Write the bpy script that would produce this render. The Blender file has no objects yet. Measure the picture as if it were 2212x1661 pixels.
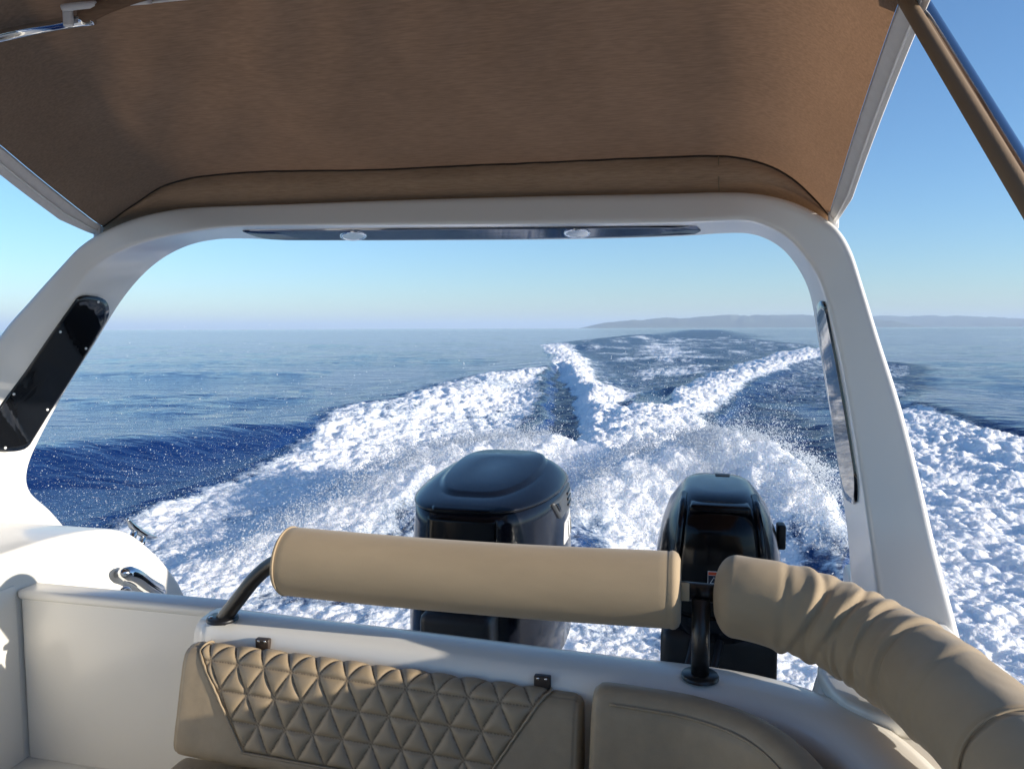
import bpy, bmesh, math
import numpy as np
from mathutils import Vector
from mathutils.bvhtree import BVHTree

# ------------------------------------------------------------------ camera, sky, sun, exposure
scene = bpy.context.scene
col = scene.collection
W0, H0, F0 = 2212.0, 1661.0, 1637.0          # photograph as measured (pixels) and focal length in those pixels
ZC = 1.65                                    # camera height above the sea
YAW, PITCH, ROLL = math.radians(13.5), math.radians(4.24), math.radians(0.2)
fh = np.array([-math.sin(YAW), math.cos(YAW), 0.0])
rt = np.array([math.cos(YAW), math.sin(YAW), 0.0])
fw = fh * math.cos(PITCH) + np.array([0, 0, -math.sin(PITCH)])
up = fh * math.sin(PITCH) + np.array([0, 0, math.cos(PITCH)])
rt, up = rt * math.cos(ROLL) - up * math.sin(ROLL), up * math.cos(ROLL) + rt * math.sin(ROLL)

cd = bpy.data.cameras.new("camera"); cam = bpy.data.objects.new("camera", cd); col.objects.link(cam)
from mathutils import Matrix
cam.matrix_world = Matrix(((rt[0], up[0], -fw[0], 0), (rt[1], up[1], -fw[1], 0), (rt[2], up[2], -fw[2], ZC), (0, 0, 0, 1)))
cd.sensor_fit = 'HORIZONTAL'; cd.sensor_width = 36.0; cd.lens = 36.0 * F0 / W0
cd.clip_start = 0.02; cd.clip_end = 90000
scene.camera = cam

SUN_EL = math.radians(13.4)
SUN_AZ = (1.0, -0.14)                        # horizontal direction towards the sun (x right, y aft)
n_ = math.hypot(*SUN_AZ); sx, sy = SUN_AZ[0] / n_ * math.cos(SUN_EL), SUN_AZ[1] / n_ * math.cos(SUN_EL)
sun_dir = Vector((sx, sy, math.sin(SUN_EL)))
sl = bpy.data.lights.new("sun", 'SUN'); sl.energy = 4.2; sl.angle = math.radians(0.53); sl.color = (1.0, 0.91, 0.79)
so = bpy.data.objects.new("sun", sl); col.objects.link(so); so.location = (8, -6, 12)
so.rotation_euler = sun_dir.to_track_quat('Z', 'Y').to_euler()
world = bpy.data.worlds.new("World"); scene.world = world; world.use_nodes = True
wn = world.node_tree; bg = wn.nodes["Background"]
sk = wn.nodes.new("ShaderNodeTexSky"); sk.sky_type = 'NISHITA'; sk.sun_disc = False
sk.sun_elevation = SUN_EL; sk.sun_rotation = math.atan2(sx, sy)
sk.air_density = 1.0; sk.dust_density = 0.22; sk.ozone_density = 5.0
wn.links.new(sk.outputs[0], bg.inputs[0]); bg.inputs[1].default_value = 0.115
scene.view_settings.view_transform = 'Standard'; scene.view_settings.look = 'None'
scene.view_settings.exposure = 0.86; scene.view_settings.gamma = 1.0; scene.view_settings.use_curve_mapping = False
scene.render.engine = 'CYCLES'
scene.cycles.max_bounces = 8; scene.cycles.volume_bounces = 2
scene.cycles.volume_step_rate = 5.0

# ------------------------------------------------------------------ helpers. All coordinates below: x right, y aft, z relative to the camera height
rng = np.random.default_rng(7)
def ray(u, v):
    d = rt * ((u - W0 / 2) / F0) + up * (-(v - H0 / 2) / F0) + fw
    return d
def on_y(u, v, Y): d = ray(u, v); return d * (Y / d[1])
def on_x(u, v, X): d = ray(u, v); return d * (X / d[0])
def on_z(u, v, Z): d = ray(u, v); return d * (Z / d[2])
def at_d(u, v, D): return ray(u, v) * D
def on_plane(u, v, p0, n): d = ray(u, v); return d * (np.dot(p0, n) / np.dot(d, n))

def catmull(P, n):
    P = np.array(P, float); m = len(P)
    L = np.concatenate([[0], np.cumsum(np.linalg.norm(np.diff(P, axis=0), axis=1))])
    return catmull_t(P, L, np.linspace(0, L[-1], n))
def catmull_t(P, L, T):
    P = np.array(P, float); out = []
    for t in T:
        i = min(max(np.searchsorted(L, t, side='right') - 1, 0), len(P) - 2)
        h = max(L[i + 1] - L[i], 1e-9); s = (t - L[i]) / h
        def tan(k):
            a, b = max(k - 1, 0), min(k + 1, len(P) - 1)
            return (P[b] - P[a]) / max(L[b] - L[a], 1e-9)
        m0, m1 = tan(i) * h, tan(i + 1) * h
        out.append((2*s**3-3*s**2+1)*P[i] + (s**3-2*s**2+s)*m0 + (-2*s**3+3*s**2)*P[i+1] + (s**3-s**2)*m1)
    return np.array(out)
def catmull_i(P, n):                      # uniform in control index
    return catmull_t(P, np.arange(len(P), dtype=float), np.linspace(0, len(P) - 1, n))

def tag(o, label=None, cat=None, group=None, kind=None):
    if label: o["label"] = label
    if cat: o["category"] = cat
    if group: o["group"] = group
    if kind: o["kind"] = kind
    return o
def thing(name, loc, label, cat, group=None):
    o = bpy.data.objects.new(name, None); col.objects.link(o); o.location = (loc[0], loc[1], loc[2] + ZC)
    o.empty_display_size = 0.1
    return tag(o, label, cat, group)
def wloc(o):
    l = Vector(o.location)
    return l if o.parent is None else l + wloc(o.parent)
def mk(name, V, F, mat, parent=None, smooth=True, **kw):
    V = np.array(V, float).reshape(-1, 3).copy(); V[:, 2] += ZC
    o = bpy.data.objects.new(name, None)
    if parent is not None:
        V -= np.array(wloc(parent))
    c = V.mean(axis=0) if parent is None else np.zeros(3)
    if parent is None: c[2] = V[:, 2].min()
    me = bpy.data.meshes.new(name); me.from_pydata((V - c).tolist(), [], [list(map(int, f)) for f in F])
    me.validate(); me.update()
    if smooth: me.polygons.foreach_set("use_smooth", [True] * len(me.polygons))
    bpy.data.objects.remove(o)
    o = bpy.data.objects.new(name, me); col.objects.link(o); o.location = c
    if parent is not None: o.parent = parent
    if mat: me.materials.append(mat)
    return tag(o, **kw) if kw else o
def joinm(parts):
    V, F, k = [], [], 0
    for v, f in parts:
        v = np.array(v, float).reshape(-1, 3); V.append(v); F += [[i + k for i in q] for q in f]; k += len(v)
    return np.concatenate(V), F
def grid_faces(nu, nv, cu=False, cv=False):
    F = []
    for i in range(nu - (0 if cu else 1)):
        for j in range(nv - (0 if cv else 1)):
            F.append([i*nv + j, ((i+1) % nu)*nv + j, ((i+1) % nu)*nv + (j+1) % nv, i*nv + (j+1) % nv])
    return F
def frames(path, upv=(0, 0, 1)):
    path = np.array(path, float); T = np.gradient(path, axis=0); T /= np.linalg.norm(T, axis=1)[:, None]
    N = []; n = np.cross(np.cross(T[0], upv), T[0])
    if np.linalg.norm(n) < 1e-6: n = np.cross(np.cross(T[0], (1, 0, 0)), T[0])
    n /= np.linalg.norm(n)
    for t in T:
        n = n - t * np.dot(n, t); n /= np.linalg.norm(n); N.append(n)
    N = np.array(N); return T, N, np.cross(T, N)
def tube(path, r, seg=14, upv=(0, 0, 1), caps=True, rfun=None):
    path = np.array(path, float); T, N, B = frames(path, upv); n = len(path)
    r = np.full(n, r) if np.isscalar(r) else np.array(r)
    a = np.linspace(0, 2*np.pi, seg, endpoint=False); V = []
    for i in range(n):
        rr = r[i] if rfun is None else rfun(i, a, r[i])
        V.append(path[i] + (np.cos(a) * rr)[:, None] * N[i] + (np.sin(a) * rr)[:, None] * B[i])
    V = np.concatenate(V); F = grid_faces(n, seg, cv=True)
    if caps: F += [list(range(seg)), list(range((n-1)*seg, n*seg))[::-1]]
    return V, F
def rbox(x0, x1, y0, y1, z0, z1, b=0.01, seg=3, fn=None):
    bm = bmesh.new(); bmesh.ops.create_cube(bm, size=1)
    for v in bm.verts:
        v.co = Vector(((x0+x1)/2 + v.co.x*(x1-x0), (y0+y1)/2 + v.co.y*(y1-y0), (z0+z1)/2 + v.co.z*(z1-z0)))
        if fn: v.co = Vector(fn(*v.co))
    if b > 0: bmesh.ops.bevel(bm, geom=list(bm.edges), offset=b, segments=seg, profile=0.5, affect='EDGES')
    return bmout(bm)
def bmout(bm):
    bmesh.ops.recalc_face_normals(bm, faces=bm.faces); bm.verts.index_update()
    V = np.array([v.co[:] for v in bm.verts]); F = [[v.index for v in f.verts] for f in bm.faces]; bm.free(); return V, F
def prism(poly, e, b=0.0, seg=3):
    """poly: list of 3D points (planar); extruded by vector e"""
    bm = bmesh.new(); vs = [bm.verts.new(p) for p in poly]; f = bm.faces.new(vs)
    r = bmesh.ops.extrude_face_region(bm, geom=[f])
    for v in [g for g in r['geom'] if isinstance(g, bmesh.types.BMVert)]: v.co += Vector(e)
    if b > 0: bmesh.ops.bevel(bm, geom=list(bm.edges), offset=b, segments=seg, profile=0.5, affect='EDGES', clamp_overlap=True)
    return bmout(bm)
def disc(c, nrm, r, h, seg=28, bev=0.25):
    nrm = np.array(nrm, float); nrm /= np.linalg.norm(nrm); c = np.array(c, float)
    k = min(h * bev, r * 0.4)
    path = [c, c + nrm*(h-k), c + nrm*h, c + nrm*(h+1e-4)]
    a = np.cross(nrm, (0.3, 0.9, 0.2)); a /= np.linalg.norm(a); b = np.cross(nrm, a); t = np.linspace(0, 2*np.pi, seg, endpoint=False)
    V = np.concatenate([p + rr*(np.cos(t)[:, None]*a + np.sin(t)[:, None]*b) for p, rr in zip(path, (r, r, r-k, 1e-4))])
    F = grid_faces(4, seg, cv=True) + [list(range(seg))[::-1]]
    return V, F
def sphere(c, rx, ry=None, rz=None, nu=14, nv=8):
    ry = ry or rx; rz = rz or rx; V = []
    for i in range(nv + 1):
        p = math.pi * i / nv
        for j in range(nu):
            q = 2*math.pi*j/nu; V.append((c[0]+rx*math.sin(p)*math.cos(q), c[1]+ry*math.sin(p)*math.sin(q), c[2]+rz*math.cos(p)))
    return np.array(V), grid_faces(nv+1, nu, cv=True)
def bvh(VF): return BVHTree.FromPolygons([Vector(v) for v in VF[0]], VF[1])
def hit(tree, u, v, off=0.0, org=(0, 0, 0), d=None):
    d = Vector(ray(u, v)) if d is None else Vector(d)
    p, n, i, t = tree.ray_cast(Vector(org), d.normalized())
    if p is None: return None
    if n.dot(d) > 0: n = -n
    return np.array(p + n * off)
def patch(tree, poly, off=0.004, rings=8, back=0.003):
    """rounded panel lying on a surface: star-shaped pixel outline projected on the surface, with an edge of its own"""
    poly = np.array(poly, float); c = poly.mean(axis=0); n = len(poly); V = []; last = None
    for k in range(rings + 2):
        r = min(k, rings) / rings; o = off if k <= rings else -back
        for q in poly:
            p = c + (q - c) * max(r, 0.001); h = hit(tree, p[0], p[1], o)
            if h is None: h = last if last is not None else at_d(p[0], p[1], 2.3)
            last = h; V.append(h)
    return np.array(V), grid_faces(rings + 2, n, cv=True)
def lay(tree, poly, n, off=.005, rings=8, thick=.02):
    """panel with an edge of its own laid on a smooth surface: pixel outline projected on it, lifted by off along n"""
    poly = np.array(poly, float); c = poly.mean(axis=0); n = np.array(n, float); n /= np.linalg.norm(n)
    def P(u, v):
        k = 0
        while k < 60:
            h = hit(tree, u, v)
            if h is not None: return h
            u, v = u + (c[0]-u)*.02, v + (c[1]-v)*.02; k += 1
        return at_d(u, v, 2.3)
    V = []
    for kk in range(rings+2):
        r = max(min(kk, rings)/rings, .002); o = off if kk <= rings else off-thick
        for q in poly: V.append(P(*(c+(q-c)*r)) + n*o)
    return np.array(V), grid_faces(rings+2, len(poly), cv=True), P, n
def rpoly(P, n=60):                       # closed smooth-ish polygon resample (straight edges)
    P = np.array(list(P) + [P[0]], float); L = np.concatenate([[0], np.cumsum(np.linalg.norm(np.diff(P, axis=0), axis=1))])
    t = np.linspace(0, L[-1], n, endpoint=False)
    return np.stack([np.interp(t, L, P[:, 0]), np.interp(t, L, P[:, 1])], 1)

# ------------------------------------------------------------------ materials
def mat(name, color, rough=0.5, metal=0.0, coat=0.0, ior=1.5, var=0.0, vscale=8.0, bump=0.0, bscale=60.0, stretch=None, spec=0.5, sheen=0.0, dirt=0.0):
    m = bpy.data.materials.new(name); m.use_nodes = True; nt = m.node_tree; b = nt.nodes["Principled BSDF"]
    b.inputs["Base Color"].default_value = (*color, 1); b.inputs["Roughness"].default_value = rough
    b.inputs["Metallic"].default_value = metal; b.inputs["IOR"].default_value = ior
    b.inputs["Coat Weight"].default_value = coat; b.inputs["Coat Roughness"].default_value = 0.08
    b.inputs["Specular IOR Level"].default_value = spec
    if sheen: b.inputs["Sheen Weight"].default_value = sheen; b.inputs["Sheen Roughness"].default_value = 0.5
    tc = nt.nodes.new("ShaderNodeTexCoord")
    src = tc.outputs["Object"]
    if stretch:
        mp = nt.nodes.new("ShaderNodeMapping"); mp.inputs["Scale"].default_value = stretch; nt.links.new(src, mp.inputs[0]); srcb = mp.outputs[0]
    else: srcb = src
    if var > 0:
        n = nt.nodes.new("ShaderNodeTexNoise"); n.inputs["Scale"].default_value = vscale; n.inputs["Detail"].default_value = 5; n.inputs["Roughness"].default_value = 0.6
        nt.links.new(srcb if stretch else src, n.inputs["Vector"])
        mr = nt.nodes.new("ShaderNodeMapRange"); mr.inputs[1].default_value = 0.3; mr.inputs[2].default_value = 0.7; mr.inputs[3].default_value = 1 - var; mr.inputs[4].default_value = 1 + var
        nt.links.new(n.outputs[0], mr.inputs[0])
        mx = nt.nodes.new("ShaderNodeVectorMath"); mx.operation = 'SCALE'; mx.inputs[0].default_value = color; nt.links.new(mr.outputs[0], mx.inputs["Scale"])
        nt.links.new(mx.outputs[0], b.inputs["Base Color"])
        if metal < 0.5 and rough < 0.25:
            m2 = nt.nodes.new("ShaderNodeMapRange"); m2.inputs[1].default_value = 0.3; m2.inputs[2].default_value = 0.7; m2.inputs[3].default_value = rough*0.75; m2.inputs[4].default_value = rough*1.4
            nt.links.new(n.outputs[0], m2.inputs[0]); nt.links.new(m2.outputs[0], b.inputs["Roughness"])
    if bump > 0:
        n2 = nt.nodes.new("ShaderNodeTexNoise"); n2.inputs["Scale"].default_value = bscale; n2.inputs["Detail"].default_value = 4; nt.links.new(srcb, n2.inputs["Vector"])
        bp = nt.nodes.new("ShaderNodeBump"); bp.inputs["Strength"].default_value = bump; bp.inputs["Distance"].default_value = 0.002
        nt.links.new(n2.outputs[0], bp.inputs["Height"]); nt.links.new(bp.outputs[0], b.inputs["Normal"])
    return m
M_gel = mat("white_gelcoat", (0.80, 0.775, 0.712), rough=0.27, coat=0.2, var=0.012, vscale=2)
M_arch = mat("arch_gelcoat", (0.78, 0.76, 0.715), rough=0.27, coat=0.25, var=0.012, vscale=2)
M_lea = mat("tan_vinyl", (0.345, 0.265, 0.168), rough=0.46, var=0.06, vscale=40, bump=0.25, bscale=700)
M_fab = mat("tan_rail_fabric", (0.375, 0.285, 0.178), rough=0.85, var=0.08, vscale=9, bump=0.25, bscale=1300, stretch=(0.35, 1, 1), sheen=0.15)
M_pipe = mat("pale_piping", (0.52, 0.42, 0.28), rough=0.5)
M_thread = mat("thread", (0.20, 0.15, 0.09), rough=0.8)
M_blackp = mat("black_cowl_paint", (0.005, 0.006, 0.010), rough=0.15, coat=0.0, var=0.15, vscale=18, spec=0.36)
M_blackg = mat("black_gloss_panel", (0.002, 0.002, 0.003), rough=0.16, spec=0.25)
M_blackm = mat("black_plastic", (0.012, 0.013, 0.015), rough=0.45, var=0.2, vscale=25)
M_grey = mat("grey_cowl_plastic", (0.05, 0.055, 0.06), rough=0.4)
M_rail = mat("black_rail_coating", (0.012, 0.012, 0.013), rough=0.35)
M_chrome = mat("polished_steel", (0.62, 0.63, 0.65), rough=0.07, metal=1.0)
M_tube = mat("steel_tube", (0.45, 0.47, 0.52), rough=0.16, metal=1.0)
M_smoke = mat("smoked_acrylic", (0.006, 0.007, 0.009), rough=0.04, coat=0.0, ior=1.6)
def beam_mat():
    m = bpy.data.materials.new("smoked_mirror"); m.use_nodes = True; nt = m.node_tree; nt.nodes.clear()
    o = nt.nodes.new("ShaderNodeOutputMaterial"); d = nt.nodes.new("ShaderNodeBsdfDiffuse"); d.inputs[0].default_value = (.006, .007, .010, 1)
    g = nt.nodes.new("ShaderNodeBsdfGlossy"); g.inputs[0].default_value = (.80, .86, 1, 1); g.inputs["Roughness"].default_value = .06
    x = nt.nodes.new("ShaderNodeMixShader"); x.inputs[0].default_value = .22
    nt.links.new(d.outputs[0], x.inputs[1]); nt.links.new(g.outputs[0], x.inputs[2]); nt.links.new(x.outputs[0], o.inputs[0]); return m
M_beam = beam_mat()
M_hinge = mat("brown_hinge", (0.045, 0.032, 0.025), rough=0.4)
M_white = mat("white_plastic", (0.75, 0.75, 0.73), rough=0.4)
M_hem = mat("white_hem", (0.66, 0.65, 0.64), rough=0.7, var=0.05, vscale=40)
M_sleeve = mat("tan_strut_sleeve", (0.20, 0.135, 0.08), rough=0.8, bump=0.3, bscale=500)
M_red = mat("label_red", (0.55, 0.07, 0.02), rough=0.5)
M_lens = mat("lamp_lens", (0.55, 0.56, 0.50), rough=0.15)
M_drop = None
M_hill = mat("hill_scrub", (0.07, 0.085, 0.05), rough=0.95, var=0.35, vscale=0.004)
M_floor = mat("cockpit_sole", (0.72, 0.70, 0.64), rough=0.5, var=0.04, vscale=6)

def canopy_mat(name, dcol, tcol, tw):
    m = bpy.data.materials.new(name); m.use_nodes = True; nt = m.node_tree; nt.nodes.clear()
    out = nt.nodes.new("ShaderNodeOutputMaterial"); d = nt.nodes.new("ShaderNodeBsdfDiffuse"); t = nt.nodes.new("ShaderNodeBsdfTranslucent"); mx = nt.nodes.new("ShaderNodeMixShader")
    tc = nt.nodes.new("ShaderNodeTexCoord"); mp = nt.nodes.new("ShaderNodeMapping"); mp.inputs["Scale"].default_value = (0.12, 1.0, 1.0)
    nt.links.new(tc.outputs["Object"], mp.inputs[0])
    n = nt.nodes.new("ShaderNodeTexNoise"); n.inputs["Scale"].default_value = 230; n.inputs["Detail"].default_value = 4; nt.links.new(mp.outputs[0], n.inputs["Vector"])
    n3 = nt.nodes.new("ShaderNodeTexNoise"); n3.inputs["Scale"].default_value = 3.5; n3.inputs["Detail"].default_value = 4; nt.links.new(tc.outputs["Object"], n3.inputs["Vector"])
    ad = nt.nodes.new("ShaderNodeMath"); ad.operation = 'MULTIPLY_ADD'; ad.inputs[1].default_value = 0.6; nt.links.new(n3.outputs[0], ad.inputs[0]); nt.links.new(n.outputs[0], ad.inputs[2])
    mr = nt.nodes.new("ShaderNodeMapRange"); mr.inputs[1].default_value = 0.5; mr.inputs[2].default_value = 1.1; mr.inputs[3].default_value = 0.80; mr.inputs[4].default_value = 1.20; nt.links.new(ad.outputs[0], mr.inputs[0])
    for sh, c in ((d, dcol), (t, tcol)):
        s = nt.nodes.new("ShaderNodeVectorMath"); s.operation = 'SCALE'; s.inputs[0].default_value = c; nt.links.new(mr.outputs[0], s.inputs["Scale"]); nt.links.new(s.outputs[0], sh.inputs[0])
    bp = nt.nodes.new("ShaderNodeBump"); bp.inputs["Strength"].default_value = 0.25; bp.inputs["Distance"].default_value = 0.002; nt.links.new(n.outputs[0], bp.inputs["Height"])
    nt.links.new(bp.outputs[0], d.inputs["Normal"])
    mx.inputs[0].default_value = tw; nt.links.new(d.outputs[0], mx.inputs[1]); nt.links.new(t.outputs[0], mx.inputs[2]); nt.links.new(mx.outputs[0], out.inputs[0])
    return m
def drop_mat():
    m = bpy.data.materials.new("water_drops"); m.use_nodes = True; nt = m.node_tree; b = nt.nodes["Principled BSDF"]; out = nt.nodes["Material Output"]
    b.inputs["Base Color"].default_value = (.88, .91, .94, 1); b.inputs["Roughness"].default_value = .25
    t = nt.nodes.new("ShaderNodeBsdfTranslucent"); t.inputs[0].default_value = (.88, .91, .94, 1); x = nt.nodes.new("ShaderNodeMixShader"); x.inputs[0].default_value = .65
    nt.links.new(b.outputs[0], x.inputs[1]); nt.links.new(t.outputs[0], x.inputs[2]); nt.links.new(x.outputs[0], out.inputs[0]); return m
M_drop = drop_mat()
M_can = canopy_mat("canopy_cloth", (0.245, 0.158, 0.104), (0.255, 0.145, 0.083), 0.30)
M_val = canopy_mat("canopy_double_cloth", (0.36, 0.24, 0.155), (0.25, 0.14, 0.07), 0.12)

# ------------------------------------------------------------------ numeric noise for the sea
def hash2(ix, iy, seed):
    h = (ix.astype(np.int64)*374761393 + iy.astype(np.int64)*668265263 + seed*1274126177) & 0xffffffff
    h = ((h ^ (h >> 13)) * 1274126177) & 0xffffffff
    return ((h ^ (h >> 16)) & 0xffffff) / float(0xffffff)
def vnoise(x, y, seed=0):
    ix, iy = np.floor(x), np.floor(y); fx, fy = x-ix, y-iy; fx = fx*fx*fx*(fx*(fx*6-15)+10); fy = fy*fy*fy*(fy*(fy*6-15)+10)
    ix = ix.astype(np.int64); iy = iy.astype(np.int64)
    a = hash2(ix, iy, seed); b = hash2(ix+1, iy, seed); c = hash2(ix, iy+1, seed); d = hash2(ix+1, iy+1, seed)
    return (a*(1-fx)+b*fx)*(1-fy) + (c*(1-fx)+d*fx)*fy
def fbm(x, y, oct=4, seed=0, billow=False, gain=0.5):
    s, a, t = 0.0, 1.0, 0.0
    for o in range(oct):
        ca, sa = math.cos(0.6*o+seed), math.sin(0.6*o+seed); f = 2.03**o
        n = vnoise((x*ca - y*sa)*f + 17*o, (x*sa + y*ca)*f + 31*o, seed*13+o)
        if billow: n = np.abs(2*n-1)
        s = s + a*n; t += a; a *= gain
    return s/t
def sstep(a, b, x): t = np.clip((x-a)/(b-a), 0, 1); return t*t*(3-2*t)
def poly_sd(x, y, P):                     # signed distance, positive inside
    P = np.array(P, float); n = len(P); d = np.full(x.shape, 1e18); ins = np.zeros(x.shape, bool)
    for i in range(n):
        a, b = P[i], P[(i+1) % n]; e = b-a; w0, w1 = x-a[0], y-a[1]
        t = np.clip((w0*e[0]+w1*e[1])/max(e@e, 1e-12), 0, 1); d = np.minimum(d, (w0-e[0]*t)**2+(w1-e[1]*t)**2)
        c = ((a[1] <= y) & (b[1] > y)) | ((b[1] <= y) & (a[1] > y))
        if abs(e[1]) > 1e-12: ins ^= c & (x < a[0] + (y-a[1])*e[0]/e[1])
    return np.where(ins, 1, -1)*np.sqrt(d)
def line_d(x, y, P):                      # distance, side (+ = left of travel) and interpolated extra values along a polyline of (x, y, values...)
    P = np.array(P, float); best = np.full(x.shape, 1e18); side = np.zeros(x.shape); val = np.zeros(x.shape+(P.shape[1]-2,))
    for a, b in zip(P[:-1], P[1:]):
        e = b[:2]-a[:2]; w0, w1 = x-a[0], y-a[1]; t = np.clip((w0*e[0]+w1*e[1])/max(e@e, 1e-12), 0, 1)
        dd = (w0-e[0]*t)**2+(w1-e[1]*t)**2; k = dd < best; best = np.where(k, dd, best)
        side = np.where(k, e[0]*w1-e[1]*w0, side); val = np.where(k[..., None], a[2:]+(b[2:]-a[2:])*t[..., None], val)
    return np.sqrt(best), np.sign(side), val

# ------------------------------------------------------------------ sea
def gp(u, v, z=0.0):                      # pixel -> point of the sea at height z above mean level
    p = on_z(u, v, -ZC + z); return (p[0], p[1])
def gpoly(px, z=0.05): return [gp(u, v, z) for u, v in px]
def ridge(px):                            # (u, v, distance, near width, far width) -> (x, y, height, wn, wf)
    out = []
    for u, v, D, wn, wf in px:
        p = at_d(u, v, D); out.append((p[0], p[1], p[2] + ZC, wn, wf))
    return out
R_left_splash = ridge([(480,1215,5.2,.5,.3),(600,1150,5.6,.6,.3),(750,1072,6.2,.8,.35),(850,1012,6.6,.9,.4),(950,968,7,1.0,.45),(1080,948,7.4,1.0,.5),(1195,945,7.6,.9,.5)])
R_right_splash = ridge([(1235,1130,5.6,.6,.4),(1300,1050,6.2,.8,.5),(1380,985,6.8,1,.6),(1470,945,7.1,1.1,.6),(1560,930,7.1,1.1,.5),(1650,968,6.7,1,.4),(1720,1020,6.2,.8,.35),(1780,1105,5.6,.6,.3),(1800,1200,5,.5,.3)])
R_wake_left = ridge([(1186,744,62,1.5,4.0),(1208,765,40,1.1,3.0),(1238,800,25,.8,2.0),(1272,845,17.2,.6,1.5),(1288,890,13.0,.5,1.1),(1293,950,9.9,.5,.8),(1275,1020,8.2,.4,.6)])
R_wake_right = ridge([(1775,750,50,2.4,1.8),(1700,770,34.5,1.8,1.4),(1620,793,25,1.4,1.2),(1540,818,19.6,1.2,1.0),(1470,843,16.2,1.0,.9),(1440,890,12.6,.8,.8),(1410,945,10.2,.7,.7)])
R_hump = ridge([(1250,742,62,2.5,3),(1290,735,75,3,4),(1400,722,120,4,6)])
R_bow = ridge([(-200,975,8.3,1.3,2.5),(60,950,9.1,1.3,2.2),(300,930,9.9,1.3,2.2),(700,893,11.9,1.2,2.2),(900,862,14.4,1.1,2.4),(1050,815,20.5,1.0,2.5),(1190,785,28.5,1.0,2.5)])
R_bow_r = ridge([(1930,835,18.5,1.2,2.5),(2000,865,15,1.1,2.2),(2200,905,12,1.1,2.2),(2500,960,9.5,1.1,2.2)])
R_tongue = ridge([(1405,880,13.4,.9,.9),(1372,930,10.7,.8,.8),(1335,990,8.9,.7,.7)])
R_foam_l = ridge([(300,1120,6.3,.6,.5),(560,1010,8.4,.8,.5),(700,935,10.9,1.0,.4),(930,868,15.2,1.2,.5),(1120,815,22.5,1.4,.8)])
R_foam_r = ridge([(1810,960,10.1,1,1),(1960,885,14,1.0,.5),(2180,945,10.4,.9,.4),(2400,1010,8.2,.9,.4)])

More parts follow.
